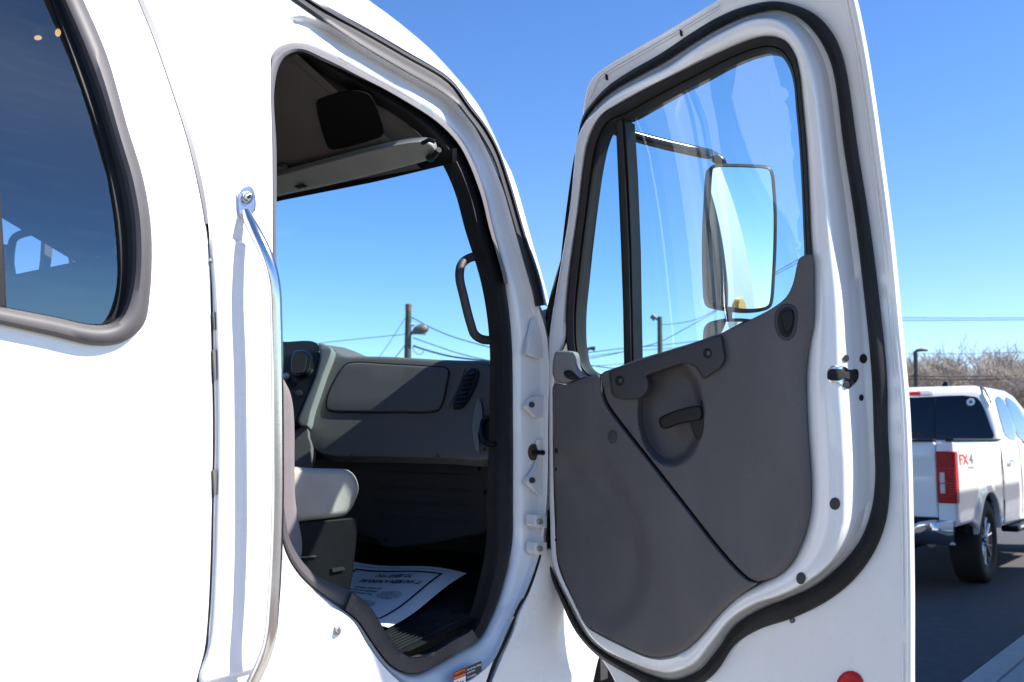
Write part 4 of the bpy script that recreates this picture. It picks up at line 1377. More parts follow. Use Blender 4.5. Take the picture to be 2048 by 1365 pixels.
for x, y, a, b in ((1113, 902, 3, 6), (1112, 939, 2, 3), (1112, 1080, 2, 3)):
    button('plug', doorf, x, y, a, b, ET + 0.0, 0.002, 'dark_void', door)
EF = EO + 0.1045
button('plug', doorf, 1670, 1008, 10.5, 12.5, EF - 0.001, 0.002, 'plug_black', door)
button('plug', doorf, 1602, 1157, 9.5, 12, EF + 0.001, 0.002, 'plug_black', door)
button('screw', doorf, 1585, 1241, 5.5, 6, EO, 0.004, 'dark_bolt', door)


def frame_e(x, y):
    # level of the inner frame on its straight rear run
    ys = [(600, 1671, 1729), (750, 1676, 1743), (860, 1684, 1747)]
    y = max(600, min(859.9, y))
    for (ya, ca, sa), (yb, cb2, sb) in zip(ys, ys[1:]):
        if y <= yb:
            k = (y - ya) / (yb - ya)
            c_, s_ = ca + (cb2 - ca) * k, sa + (sb - sa) * k
            break
    if x <= c_:
        return EO + 0.103
    t = 1 - (x - c_) / (s_ - c_)
    tab = [(0.0, 0.0), (0.25, 0.006), (0.5, 0.030), (0.78, 0.074), (0.93, 0.093), (1.0, 0.100)]
    for (ta, ea), (tb2, eb) in zip(tab, tab[1:]):
        if t <= tb2:
            return EO + ea + (eb - ea) * (t - ta) / (tb2 - ta)
    return EO + 0.1


def framef(x, y, off=0.0):
    return doorf(x, y, frame_e(x, y) + off)


AX[framef] = Md
lt = panel('latch', framef, [(1662, 733), (1690, 734), (1698, 740), (1715, 739), (1717, 757), (1704, 774), (1694, 778), (1676, 766), (1660, 766), (1655, 758), (1655, 742)], 'polished_steel', door, sub=3, off=0.003, thick=0.004, bev=0.001, bw=1.5, step=6)
panel('latch_slot', framef, [(1655, 745), (1660, 739), (1685, 739), (1692, 744), (1708, 743), (1713, 748), (1712, 755), (1700, 759), (1690, 756), (1680, 761), (1660, 761), (1655, 757)], 'dark_void', lt, sub=3, off=0.006, thick=0.002, step=5)
for x, y in ((1693, 717), (1694, 770)):
    button('bolt', framef, x, y, 5, 7, 0.004, 0.005, 'dark_bolt', lt)
button('plug_hole', framef, 1727, 718, 7.5, 9.5, 0.003, 0.001, 'dark_void', door)
button('plug_hole', framef, 1723, 796, 4.5, 6.5, 0.003, 0.001, 'dark_void', door)
button('reflector', doorf, 1701, 1371, 27, 29, EO, 0.006, 'red_lens', door, dome=0.002, label='round red reflector near the bottom of the door')

# ---- mirror on the door
mc = None
dmir = ray(1483, 476)
MP = solve(1483, 476, Md, lambda z: -0.40)
tgt = doorf(1735, 330, -0.10) - Md * 0.02
tgt = dc(0.915, -0.06, 2.10)
nm = ((CP - MP).normalized() + (tgt - MP).normalized()).normalized()
mirf = planef(MP, nm)
MO = [(1418, 344), (1421, 334), (1430, 329), (1468, 328), (1500, 329), (1530, 331), (1541, 335), (1547, 345), (1552, 390), (1554, 430), (1553, 505), (1550, 560), (1547, 599), (1543, 613), (1532, 621), (1497, 625), (1465, 622), (1436, 617), (1420, 611), (1415, 600), (1412, 560), (1411, 505), (1412, 440), (1415, 390)]
mir = panel('door_mirror', mirf, MO, 'mirror_housing', truck, sub=4, off=0.0, thick=0.06, bev=0.012, bw=6, step=0, label='tall rectangular mirror in a black housing beyond the door window')
mesh_obj('glass', panel_bm(mirf, offset_poly(cr(MO, 3), 7.0), 0.0015, 0.0, step=0), 'mirror', mir, smooth=False)
M2 = [(1412, 672), (1414, 655), (1422, 645), (1440, 639), (1480, 637), (1508, 640), (1530, 645), (1545, 660), (1548, 700), (1545, 760), (1530, 775), (1430, 772), (1414, 758), (1410, 710)]
m2 = panel('convex_mirror', mirf, M2, 'mirror_housing', truck, sub=4, off=0.0, thick=0.05, bev=0.012, bw=6, step=0, label='smaller convex mirror below the tall one')
mesh_obj('glass', panel_bm(mirf, offset_poly(cr(M2, 3), 7.0), 0.0015, 0.0, step=0), 'mirror', m2, smooth=False)
tube('mirror_post', [mirf(1457, 340, -0.03), mirf(1457, 780, -0.03)], 0.011, 'gloss_black', mir, 12)
armp = [doorf(1225, 258, -0.10) - Md * 0.0, doorf(1252, 268, -0.12), doorf(1330, 289, -0.22), doorf(1400, 305, -0.32), mirf(1428, 314, -0.03), mirf(1441, 324, -0.03), mirf(1446, 340, -0.03)]
tube('mirror_arm', cr(armp, 5, False), 0.0155, 'gloss_black', mir, 14)
lowarm = [doorf(1200, 800, -0.12), doorf(1300, 800, -0.25), mirf(1440, 790, -0.03), mirf(1457, 775, -0.03)]
tube('mirror_arm', cr(lowarm, 5, False), 0.0155, 'gloss_black', mir, 14)
button('turn_lamp', lambda x, y, off=0.0: doorf(x, y, -0.10) - Md * off, 1700, 560, 20, 30, 0.0, 0.02, 'amber_lens', door)

# ================================================================== PAPER MAT ON THE FLOOR
pa, pb, pc = floorf(933, 1171, 0.006), floorf(777, 1267, 0.006), floorf(704, 1141, 0.006)
PX = (pa - pb)                                   # along the right-hand edge of the sheet
ORIG_P = floorf(800, 1210, 0.0)
paper = thing('paper_mat', 'white printed paper floor mat lying on the black cab floor', 'paper', tuple(ORIG_P))
PQ = [(704, 1138), (933, 1171), (777, 1267), (560, 1215)]      # image corners: far left, far right, near right, near left


def paperf(x, y, off=0.0):
    """x 0..1 from right edge to left, y 0..1 from far edge to near"""
    c = [floorf(*p) for p in PQ]
    a = c[1].lerp(c[0], x)
    b = c[2].lerp(c[3], x)
    p = a.lerp(b, y)
    wv = 0.010 * math.sin(x * 5.0 + 0.8) * (1 - y) + 0.006 * math.sin(y * 6 + x * 3) + 0.012 * (1 - y) ** 3
    return p + Vector((0, 0, 0.016 + wv + off))


def prect(name, x0, y0, x1, y1, m, off, nx=10, ny=10):
    bm = bmesh.new()
    vs_ = [[bm.verts.new(paperf(x0 + (x1 - x0) * i / nx, y0 + (y1 - y0) * j / ny, off)) for i in range(nx + 1)] for j in range(ny + 1)]
    for j in range(ny):
        for i in range(nx):
            bm.faces.new((vs_[j][i], vs_[j][i + 1], vs_[j + 1][i + 1], vs_[j + 1][i]))
    return bm


mesh_obj('sheet', prect('', 0, 0, 1, 1, 'paper', 0.0, 24, 24), 'paper', paper)
bm = bmesh.new()
for (x0, y0, x1, y1) in ((0.13, 0.10, 0.90, 0.125), (0.13, 0.90, 0.90, 0.915), (0.13, 0.10, 0.15, 0.915), (0.88, 0.10, 0.90, 0.915)):
    b2 = prect('', x0, y0, x1, y1, 'ink', 0.0012, 16, 16)
    me = bpy.data.meshes.new('t'); b2.to_mesh(me); b2.free(); bm.from_mesh(me); bpy.data.meshes.remove(me)
mesh_obj('border', bm, 'ink', paper)
bm = bmesh.new()
for k in range(14):
    xx = 0.18 + k * 0.05
    for (x0, y0, x1, y1) in ((xx, 0.14, xx + 0.0025, 0.89), (0.16, 0.14 + k * 0.054, 0.87, 0.1425 + k * 0.054)):
        b2 = prect('', x0, y0, x1, y1, 'ink', 0.0008, 8, 8)
        me = bpy.data.meshes.new('t'); b2.to_mesh(me); b2.free(); bm.from_mesh(me); bpy.data.meshes.remove(me)
mesh_obj('grid_print', bm, 'ink_faint', paper)
mesh_obj('headline', text_bm('IT HAS BEEN A PLEASURE', lambda x, y: paperf(0.20 + x * 0.047, 0.30 + y * 0.075 - 0.03, 0.0016), 1.0, 'LEFT', bold=0.03), 'ink', paper)
mesh_obj('headline', text_bm('TO SERVE YOU', lambda x, y: paperf(0.33 + x * 0.047, 0.20 + y * 0.075 - 0.03, 0.0016), 1.0, 'LEFT', bold=0.03), 'ink', paper)
for k, tline in enumerate(('Your suggestions', 'regarding our service', 'are always welcome')):
    mesh_obj('small_text', text_bm(tline, lambda x, y: paperf(0.46 + x * 0.030, 0.52 - k * 0.055 + y * 0.05, 0.0016), 1.0, 'LEFT', bold=0.02), 'ink', paper)
rnd = random.Random(3)
for cx, cy, ang in ((0.33, 0.52, 0.0), (0.42, 0.72, 0.0)):
    bm = bmesh.new()
    for _ in range(420):
        t = rnd.random() * 6.283
        r_ = math.sqrt(rnd.random())
        x, y = cx + 0.10 * r_ * math.cos(t), cy + 0.075 * r_ * math.sin(t)
        d = 0.0028
        quad_bm([paperf(x - d, y - d, 0.0014), paperf(x + d, y - d, 0.0014), paperf(x + d, y + d, 0.0014), paperf(x - d, y + d, 0.0014)], bm)
    mesh_obj('footprint_print', bm, 'ink_soft', paper)
bm = bmesh.new()
for k in range(40):
    x = 0.10 + k * 0.02
    b2 = prect('', x, 0.045, x + 0.013, 0.06, 'ink', 0.0012, 2, 1)
    me = bpy.data.meshes.new('t'); b2.to_mesh(me); b2.free(); bm.from_mesh(me); bpy.data.meshes.remove(me)
mesh_obj('edge_print', bm, 'ink_soft', paper)

# ================================================================== PICKUP
PO = Vector((4.195, 9.5, 0))


def pc_(u, v, z):
    p = PO + Hd * u - Nd * v
    return Vector((p.x, p.y, z))


pick = thing('pickup_truck', 'white crew cab pickup parked beyond the open door with its tail towards us', 'pickup truck', tuple(PO))


def sidemap(v0):
    return lambda u, z, off=0.0: pc_(u, v0 - off, z)


def rearmap(u0):
    return lambda v, z, off=0.0: pc_(u0 - off, v, z)


def arc(cx, cz, r, a0, a1, n):
    return [(cx + r * math.cos(R(a0 + (a1 - a0) * k / n)), cz + r * math.sin(R(a0 + (a1 - a0) * k / n))) for k in range(n + 1)]


WR = (1.28, 0.43)
WFt = (5.15, 0.43)
W = 2.03


def side_shape(u, z):
    # gentle barrel of the body side and a flared lip round the arches
    d = -0.05 * max(0.0, (z - 1.15)) ** 1.5 * 3 - 0.06 * max(0.0, 0.80 - z)
    for c in (WR, WFt):
        r_ = math.hypot(u - c[0], z - c[1])
        d += 0.035 * max(0.0, 1 - abs(r_ - 0.53) / 0.10)
    return d


bed = [(0.02, 0.66), (0.02, 1.05), (0.0, 1.44), (0.05, 1.47), (1.0, 1.475), (2.06, 1.475), (2.06, 0.60), (1.82, 0.56)] + arc(1.28, 0.43, 0.50, 12, 168, 14)[0:] + [(0.78, 0.60), (0.62, 0.66)]
front = [(2.09, 0.55), (2.09, 1.475), (3.0, 1.47), (4.4, 1.43), (5.2, 1.40), (5.95, 1.30), (6.02, 1.0), (6.02, 0.60), (5.70, 0.55)] + arc(5.15, 0.43, 0.50, 12, 168, 14)
for v0, sg in ((0.0, 1), (W, -1)):
    mp = (lambda u, z, off=0.0, v0=v0, sg=sg: pc_(u, v0 - sg * off, z))
    mesh_obj('bed_side', panel_bm(mp, [Vector(p) for p in bed], 0.0, 0.06, 0.02, 0.02, step=0.09, shape=side_shape), 'car_paint', pick)
    mesh_obj('body_side', panel_bm(mp, [Vector(p) for p in front], 0.0, 0.06, 0.02, 0.02, step=0.12, shape=side_shape), 'car_paint', pick)
# door seams and handles on the near side
sm = sidemap(0.0)
for uu in (3.05, 4.05):
    tube('door_seam', [sm(uu, z, 0.002 + side_shape(uu, z)) for z in (0.62, 0.9, 1.1, 1.3, 1.46)], 0.005, 'groove', pick, 6)
tube('door_handle', [sm(2.28, 1.24, 0.02), sm(2.36, 1.245, 0.03), sm(2.46, 1.245, 0.03), sm(2.52, 1.24, 0.02)], 0.016, 'chrome', pick, 8)
tg = mesh_obj('tailgate', panel_bm(rearmap(0.0), [Vector(p) for p in ((0.17, 0.74), (0.17, 1.44), (0.20, 1.465), (1.83, 1.465), (1.86, 1.44), (1.86, 0.74))], 0.0, 0.06, 0.012, 0.015, step=0.08,
                                          shape=lambda v, z: 0.018 * (1 if z > 1.20 else 0) * 0 + 0.02 * math.exp(-((z - 1.33) / 0.09) ** 2) - 0.012 * math.exp(-((z - 1.18) / 0.02) ** 2)), 'car_paint', pick)
mesh_obj('spoiler_lip', box_bm(pc_, -0.03, 0.08, 0.18, 1.85, 1.462, 1.482), 'black_plastic', tg, smooth=False, bevel=0.006)
mesh_obj('bed_floor', box_bm(pc_, 0.07, 2.05, 0.08, 1.95, 0.80, 0.86), 'dark_void', pick, smooth=False)
mesh_obj('rail_cap', box_bm(pc_, 0.02, 2.06, 0.005, 0.09, 1.472, 1.492), 'black_plastic', pick, smooth=False, bevel=0.006)
mesh_obj('rail_cap', box_bm(pc_, 0.02, 2.06, W - 0.09, W - 0.005, 1.472, 1.492), 'black_plastic', pick, smooth=False, bevel=0.006)
# tail lamps
for va, vb in ((-0.01, 0.165), (W - 0.165, W + 0.01)):
    tl = mesh_obj('tail_lamp', box_bm(pc_, -0.022, 0.10, va, vb, 0.88, 1.37), 'red_lens', pick, smooth=True, bevel=0.015, label='red tail lamp with a clear reversing window')
    mesh_obj('reversing_lens', box_bm(pc_, -0.028, 0.0, (va + vb) / 2 - 0.008 + (0.02 if va < 1 else -0.05), (va + vb) / 2 + 0.058 + (0.0 if va < 1 else -0.04), 0.97, 1.17), 'clear_lens', tl, smooth=False, bevel=0.006)
    mesh_obj('lens_bar', box_bm(pc_, -0.030, -0.02, va + 0.015, vb - 0.015, 1.065, 1.075), 'decal_red', tl, smooth=False)
    mesh_obj('lens_band', box_bm(pc_, -0.027, -0.01, va + 0.006, vb - 0.006, 1.205, 1.213), 'decal_red', tl, smooth=False)
    for k in range(9):
        mesh_obj('lens_rib', box_bm(pc_, -0.0275, -0.01, va + 0.008, va + 0.062, 0.965 + k * 0.026, 0.971 + k * 0.026), 'decal_red', tl, smooth=False)
for va, vb in ((0.012, 0.165), (W - 0.165, W - 0.012)):
    mesh_obj('corner_post', box_bm(pc_, 0.004, 0.10, va, vb, 0.70, 1.455), 'car_paint', pick, smooth=False, bevel=0.01)
# rear bumper
bprof = [(-0.02, 0.72), (-0.15, 0.725), (-0.185, 0.70), (-0.19, 0.62), (-0.17, 0.55), (-0.12, 0.50), (-0.04, 0.49)]
rows = []
for v in [0.02, 0.06, 0.12, 0.2, 0.3, 0.36, 0.5, 1.0, 1.5, 1.67, 1.73, 1.83, 1.91, 1.97, 2.01]:
    e = min(v, W - v)
    pull = 0.12 * (1 - sst(0.0, 0.16, e))
    drop = 0.06 * sst(0.24, 0.40, e)
    rows.append([pc_(u + pull * (1 if u < -0.05 else 0), v, z - (drop if z > 0.68 else 0)) for u, z in bprof])
bmp = mesh_obj('rear_bumper', loft_bm(rows, closed=False), 'chrome', pick, label='chrome rear bumper with black step pad')
mesh_obj('step_pad', box_bm(pc_, -0.14, 0.0, 0.34, 1.69, 0.655, 0.675), 'black_plastic', bmp, smooth=False, bevel=0.01)
mesh_obj('bumper_gap', box_bm(pc_, 0.03, 0.10, 0.05, 1.98, 0.60, 0.76), 'dark_void', pick, smooth=False)
button('parking_sensor', lambda v, z, off=0.0: pc_(-0.192 - off, v, z), 0.42, 0.60, 0.022, 0.022, 0.0, 0.006, 'black_plastic', bmp)
mesh_obj('licence_plate', box_bm(pc_, -0.20, -0.185, 0.86, 1.17, 0.52, 0.67), 'sticker_white', bmp, smooth=False)
# underside, exhaust, axle
mesh_obj('underbody', box_bm(pc_, 0.15, 5.8, 0.45, 1.58, 0.42, 0.62), 'dark_void', pick, smooth=False)
mesh_obj('wheel_well', box_bm(pc_, 0.70, 1.86, 0.10, 0.5, 0.55, 1.0), 'dark_void', pick, smooth=False)
mesh_obj('wheel_well', box_bm(pc_, 0.70, 1.86, 1.53, 1.93, 0.55, 1.0), 'dark_void', pick, smooth=False)
mesh_obj('axle', tube_bm([pc_(1.28, 0.2, 0.43), pc_(1.28, 1.83, 0.43)], 0.06, 10), 'dark_void', pick)
tube('exhaust', [pc_(0.9, 0.42, 0.5), pc_(0.5, 0.38, 0.5), pc_(0.22, 0.30, 0.48)], 0.045, 'bolt_steel', pick, 12)
# wheels
for u0 in (1.28, 5.15):
    for v0, sg in ((0.16, 1), (W - 0.16, -1)):
        c = pc_(u0, v0, 0.43)
        wh = mesh_obj('wheel', wheel_bm(c, Nd * sg, 0.43, 0.30, 0.26), 'tyre', pick)
        a = Nd * sg
        rimr = []
        for rr_, x in ((0.262, 0.115), (0.25, 0.128), (0.235, 0.118), (0.225, 0.06), (0.10, 0.02), (0.0, 0.02)):
            rimr.append([c + a * x + (Vector((0, 0, 1)) * math.cos(2 * math.pi * k / 32) + a.cross(Vector((0, 0, 1))) * math.sin(2 * math.pi * k / 32)) * max(rr_, 0.001) for k in range(32)])
        mesh_obj('rim', loft_bm(rimr), 'decal_grey', wh)
        bm = bmesh.new()
        for k in range(6):
            t = 2 * math.pi * k / 6
            for dt in (-0.16, 0.16):
                d0 = Vector((0, 0, 1)) * math.cos(t + dt * 0.7) + a.cross(Vector((0, 0, 1))) * math.sin(t + dt * 0.7)
                d1 = Vector((0, 0, 1)) * math.cos(t + dt * 1.5) + a.cross(Vector((0, 0, 1))) * math.sin(t + dt * 1.5)
                tube_bm([c + a * 0.10 + d0 * 0.05, c + a * 0.108 + d0 * 0.13, c + a * 0.115 + d1 * 0.24], [0.022, 0.017, 0.017], 6, bm)
        mesh_obj('spokes', bm, 'chrome', wh)
        mesh_obj('hub', tube_bm([c + a * 0.05, c + a * 0.135], 0.062, 16), 'chrome', wh)
# cab greenhouse
def gh_pt(u0, u1, t, v0, v1, z0, z1):
    pass
gl = [  # lower ring to roof: (u_rear, u_front, inset, z)
    (2.12, 4.55, 0.02, 1.46), (2.16, 4.35, 0.055, 1.64), (2.22, 4.05, 0.115, 1.87), (2.28, 3.82, 0.17, 2.02), (2.36, 3.66, 0.24, 2.09), (2.55, 3.45, 0.36, 2.12), (2.8, 3.2, 0.7, 2.135)]
rings_g = []
for ur, uf, ins, z in gl:
    c4 = [(ur, ins), (uf, ins), (uf, W - ins), (ur, W - ins)]
    ring = []
    rad = 0.07 if z < 2.0 else 0.12
    for k, (cu_, cv_) in enumerate(c4):
        su = 1 if k in (0, 3) else -1
        svn = 1 if k in (0, 1) else -1
        ccu, ccv = cu_ + su * rad, cv_ + svn * rad
        a0 = {0: 180, 1: 270, 2: 0, 3: 90}[k]
        for j in range(5):
            t = R(a0 + j * 22.5)
            ring.append((ccu + rad * math.cos(t), ccv + rad * math.sin(t)))
    rings_g.append([pc_(p[0], p[1], z) for p in ring])
bm = loft_bm(rings_g)
bm.verts.ensure_lookup_table()
bm.faces.new([bm.verts[len(rings_g[0]) * (len(rings_g) - 1) + i] for i in range(len(rings_g[0]))])
mesh_obj('cab_shell', bm, 'car_paint', pick)
mesh_obj('hood', loft_bm([[pc_(u, v, z - 0.05 * ((v - W / 2) / 1.0) ** 2) for v in (0.08, 0.4, 1.0, 1.6, 1.95)] for u, z in ((4.4, 1.47), (5.2, 1.44), (5.85, 1.36), (6.02, 1.2))], closed=False), 'car_paint', pick)
def ushift(z):
    """rear face of the cab shell"""
    zs = [(1.46, 2.12), (1.64, 2.16), (1.87, 2.22), (2.02, 2.28), (2.09, 2.36)]
    for (za, ua), (zb, ub) in zip(zs, zs[1:]):
        if z <= zb:
            return ua + (ub - ua) * (z - za) / (zb - za)
    return 2.36
def vshift(z):
    zs = [(1.46, 0.02), (1.64, 0.055), (1.87, 0.115), (2.02, 0.17), (2.09, 0.24)]
    for (za, ua), (zb, ub) in zip(zs, zs[1:]):
        if z <= zb:
            return ua + (ub - ua) * (z - za) / (zb - za)
    return 0.24
rwm = lambda v, z, off=0.0: pc_(ushift(z) - off, v, z)
rw = mesh_obj('rear_window', panel_bm(rwm, cr([(0.10, 1.50), (1.0, 1.49), (1.93, 1.50), (1.90, 1.64), (1.79, 1.92), (1.73, 1.975), (1.0, 1.985), (0.30, 1.975), (0.24, 1.92), (0.13, 1.64)], 4), 0.008, 0.01, 0.003, 0.01, step=0.12), 'tinted_glass', pick, label='dark tinted rear window with a round sticker')
button('round_sticker', lambda v, z, off=0.0: rwm(v, z, off), 0.34, 1.915, 0.045, 0.045, 0.009, 0.002, 'sticker_white', rw)
button('sticker_centre', lambda v, z, off=0.0: rwm(v, z, off), 0.34, 1.915, 0.016, 0.016, 0.0125, 0.001, 'side_glass', rw)
for va in (0.73, 1.30):
    tube('slider_frame', [rwm(va, z, 0.010) for z in (1.52, 1.7, 1.96)], 0.006, 'black_plastic', rw, 6)
swm = lambda u, z, off=0.0: pc_(u, vshift(z) - off, z)
for ol in ([(2.42, 1.53), (2.36, 1.60), (2.42, 1.84), (2.50, 1.94), (2.98, 1.96), (3.02, 1.52)], [(3.08, 1.52), (3.06, 1.96), (3.6, 1.94), (3.95, 1.70), (4.2, 1.52)]):
    mesh_obj('side_window', panel_bm(swm, cr(ol, 3), 0.006, 0.008, 0.003, 0.008, step=0.12), 'side_glass', pick)
tb = mesh_obj('brake_lamp', panel_bm(rwm, cr([(0.76, 2.012), (0.78, 2.056), (1.02, 2.062), (1.26, 2.056), (1.28, 2.012), (1.02, 2.006)], 3), 0.012, 0.02, 0.004, 0.006, step=0.0), 'clear_lens', pick, label='high brake lamp above the rear window')
mesh_obj('red_lens', panel_bm(rwm, [Vector(p) for p in ((0.90, 2.014), (0.91, 2.052), (1.13, 2.052), (1.14, 2.014))], 0.016, 0.006, step=0.0), 'red_lens', tb)
mesh_obj('roof_antenna', loft_bm([[pc_(2.72 + du_a, 0.72 + dv_a, z) for du_a, dv_a in ((-0.06 * k, -0.035 * k), (0.10 * k, -0.02 * k), (0.10 * k, 0.02 * k), (-0.06 * k, 0.035 * k))] for z, k in ((2.12, 1.0), (2.155, 0.9), (2.185, 0.5))]), 'black_plastic', pick)
tube('roof_seam', [pc_(2.235, 0.125, 1.90), pc_(2.30, 0.195, 2.045), pc_(2.40, 0.255, 2.095), pc_(2.56, 0.33, 2.115)], 0.012, 'decal_grey', pick, 8)
# running board
mesh_obj('running_board', box_bm(pc_, 2.2, 4.4, -0.10, 0.08, 0.46, 0.53), 'black_plastic', pick, smooth=False, bevel=0.02)
mesh_obj('trim_strip', box_bm(pc_, 2.3, 4.3, -0.105, -0.095, 0.50, 0.525), 'chrome', pick, smooth=False)
# decal on the bed side
fx = lambda x, y: sm(0.28 + x, 1.24 + y * 1.0, 0.004 + side_shape(0.28 + x, 1.24 + y))
mesh_obj('bed_decal', text_bm('FX', lambda x, y: fx(-0.10 + x * 0.30 + y * 0.02, y * 0.14), 1.0, 'LEFT', bold=0.03), 'decal_red', pick, label='red and grey FX4 decal on the bed side')
mesh_obj('bed_decal', text_bm('4', lambda x, y: fx(0.30 + x * 0.30 + y * 0.02, y * 0.14), 1.0, 'LEFT', bold=0.03), 'decal_grey', pick)
mesh_obj('bed_decal', text_bm('OFF ROAD', lambda x, y: fx(0.20 + x * 0.055, -0.045 + y * 0.035), 1.0, 'LEFT', bold=0.02), 'decal_grey', pick)

# neighbouring box truck just outside the frame: it shades the lot beside the pickup
BO = PO + Nd * 2.15


def bx_(u, v, z):
    p = BO + Hd * u + Nd * v
    return Vector((p.x, p.y, z))


boxt = thing('box_truck', 'tall white box truck parked beside the pickup outside the right edge', 'truck', tuple(BO))
mesh_obj('cargo_box', box_bm(bx_, -3.9, 4.2, 0.0, 2.4, 1.1, 4.0), 'box_body', boxt, smooth=False, bevel=0.03)
mesh_obj('chassis', box_bm(bx_, -3.7, 6.2, 0.6, 1.8, 0.6, 1.08), 'dark_void', boxt, smooth=False)
mesh_obj('cab', box_bm(bx_, 4.4, 6.2, 0.1, 2.3, 0.75, 2.7), 'box_body', boxt, smooth=False, bevel=0.15, bseg=3)
mesh_obj('side_skirt', box_bm(bx_, -2.2, 3.9, 0.02, 0.10, 0.45, 1.09), 'box_body', boxt, smooth=False)
for u0 in (-2.9, 5.2):
    for v0 in (0.2, 2.2):
        mesh_obj('wheel', wheel_bm(bx_(u0, v0, 0.48), Nd * (-1 if v0 < 1 else 1), 0.48, 0.28, 0.28), 'tyre', boxt)

# ================================================================== BARE TREES
def make_tree(seed, hgt):
    rnd = random.Random(seed)
    tb_, cb_ = bmesh.new(), bmesh.new()

    def branch(p, d, ln, r_, lev):
        n = 3
        pts = [p]
        q = p.copy()
        dd = d.copy()
        for k in range(n):
            dd = (dd + Vector((rnd.uniform(-1, 1), rnd.uniform(-1, 1), rnd.uniform(-0.4, 0.8))) * 0.16).normalized()
            q = q + dd * ln / n
            pts.append(q.copy())
        rads = [r_ * (1 - 0.5 * k / n) for k in range(n + 1)]
        tube_bm(pts, rads, 6 if lev == 0 else 4 if lev < 2 else 3, tb_ if lev == 0 else cb_, caps=False)
        if lev >= 5 or ln < 0.15:
            return
        m = (6, 5, 4, 4, 3)[lev]
        for k in range(m):
            t = rnd.uniform(0.35, 1.0) if lev else rnd.uniform(0.45, 1.0)
            i = min(n - 1, int(t * n))
            bp_ = pts[i].lerp(pts[i + 1], t * n - i)
            ang = rnd.uniform(0.35, 0.95)
            axis = Vector((rnd.uniform(-1, 1), rnd.uniform(-1, 1), rnd.uniform(-0.3, 0.5)))
            nd2 = (dd + axis.normalized() * math.tan(ang) * 0.9).normalized()
            nd2.z = nd2.z * 0.8 + 0.12
            branch(bp_, nd2.normalized(), ln * rnd.uniform(0.55, 0.78), max(0.011, rads[i] * rnd.uniform(0.4, 0.58)), lev + 1)
    branch(Vector((0, 0, 0)), Vector((0, 0, 1)), hgt * 0.36, hgt * 0.022, 0)
    for bm_ in (tb_, cb_):
        me = bpy.data.meshes.new('tree_part')
        bm_.to_mesh(me)
        bm_.free()
        me.materials.append(MATS['bark' if bm_ is tb_ else 'twig'])
        yield me


protos = [list(make_tree(s, 8.2)) for s in (11, 23, 37)]
tl_label = 'bare leafless brown tree in the row behind the parked pickup'
rnd = random.Random(5)
tree_spots = [(1752, 52), (1798, 47), (1836, 54), (1874, 48), (1912, 53), (1950, 46), (1990, 52), (2030, 47), (2072, 52), (2112, 46), (1850, 60), (1930, 61), (2010, 60), (1700, 55), (2160, 50)]
for i, (px, Y) in enumerate(tree_spots):
    x = (px - 1024) / FPX * Y
    root = thing('bare_tree', tl_label, 'tree', (x, Y, 0), 'bare trees behind the pickup')
    sc = rnd.uniform(0.90, 1.06) * (0.92 if Y < 50 else 1.0)
    root.scale = (sc * 1.15, sc * 1.15, sc)
    root.rotation_euler = (0, 0, rnd.uniform(0, 6.28))
    for nm_, me in zip(('trunk', 'crown'), protos[i % 3]):
        o = bpy.data.objects.new(nm_, me)
        C.objects.link(o)
        o.parent = root
# one taller tree reaching in from the right
root = thing('bare_tree', 'taller bare tree whose twigs reach in at the right edge above the pickup', 'tree', ((2100 - 1024) / FPX * 36, 36, 0), 'bare trees behind the pickup')
root.scale = (0.85, 0.85, 0.85)
for nm_, me in zip(('trunk', 'crown'), protos[1]):
    o = bpy.data.objects.new(nm_, me); C.objects.link(o); o.parent = root

# ================================================================== POLES AND WIRES
def base_of(px, Y):
    p = depthf(Y)(px, 882)
    return Vector((p.x, Y, 0))


Y1 = 34.0
f34 = depthf(Y1)
b = base_of(812, Y1)
up_ = thing('utility_pole', 'weathered wooden utility pole with a street lamp seen through the windscreen', 'utility pole', tuple(b))
ptop = f34(817, 617)
pl = mesh_obj('post', tube_bm([b, b.lerp(ptop, 0.5), ptop], [0.17, 0.14, 0.10], 12), 'pole_wood', up_)
mesh_obj('cap', tube_bm([f34(816.5, 622), f34(817.5, 609)], [0.11, 0.12], 8), 'pole_cap', up_)
mesh_obj('insulator', tube_bm([f34(822, 650), f34(829, 650)], [0.07, 0.05], 8), 'clear_lens', up_)
lampp = [f34(x, y) for x, y in ((815, 678), (820, 672), (826, 664), (832, 662))]
mesh_obj('lamp_arm', tube_bm(lampp, 0.04, 8), 'lamp_grey', up_)
bm = bmesh.new()
hs = [(824, 667, 0.05), (832, 662, 0.14), (842, 659, 0.19), (850, 659, 0.17), (855, 660, 0.10), (857, 661, 0.02)]
tube_bm([f34(a, b_) for a, b_, r_ in hs], [r_ for a, b_, r_ in hs], 10, bm)
lh = mesh_obj('lamp_head', bm, 'lamp_grey', up_)
mesh_obj('lens', tube_bm([f34(838, 664), f34(852, 665)], [0.10, 0.10], 8), 'clear_lens', lh)
for y in (655, 690, 700):
    mesh_obj('bracket', tube_bm([f34(812, y), f34(820, y)], 0.05, 6), 'lamp_grey', up_)


def wire(label, pts, Y, r=0.018, n=10):
    """pts: image points with the span's own depth; sag follows the points"""
    fs = [depthf(y_) for y_ in (Y if isinstance(Y, (list, tuple)) else [Y] * len(pts))]
    P = [f(*p) for f, p in zip(fs, pts)]
    P = cr(P, n, False)
    bm_ = tube_bm(P, r, 5)
    o = mesh_obj('overhead_wire', bm_, 'wire')
    o['label'] = label
    o['category'] = 'wire'
    o['group'] = 'overhead wires'
    return o


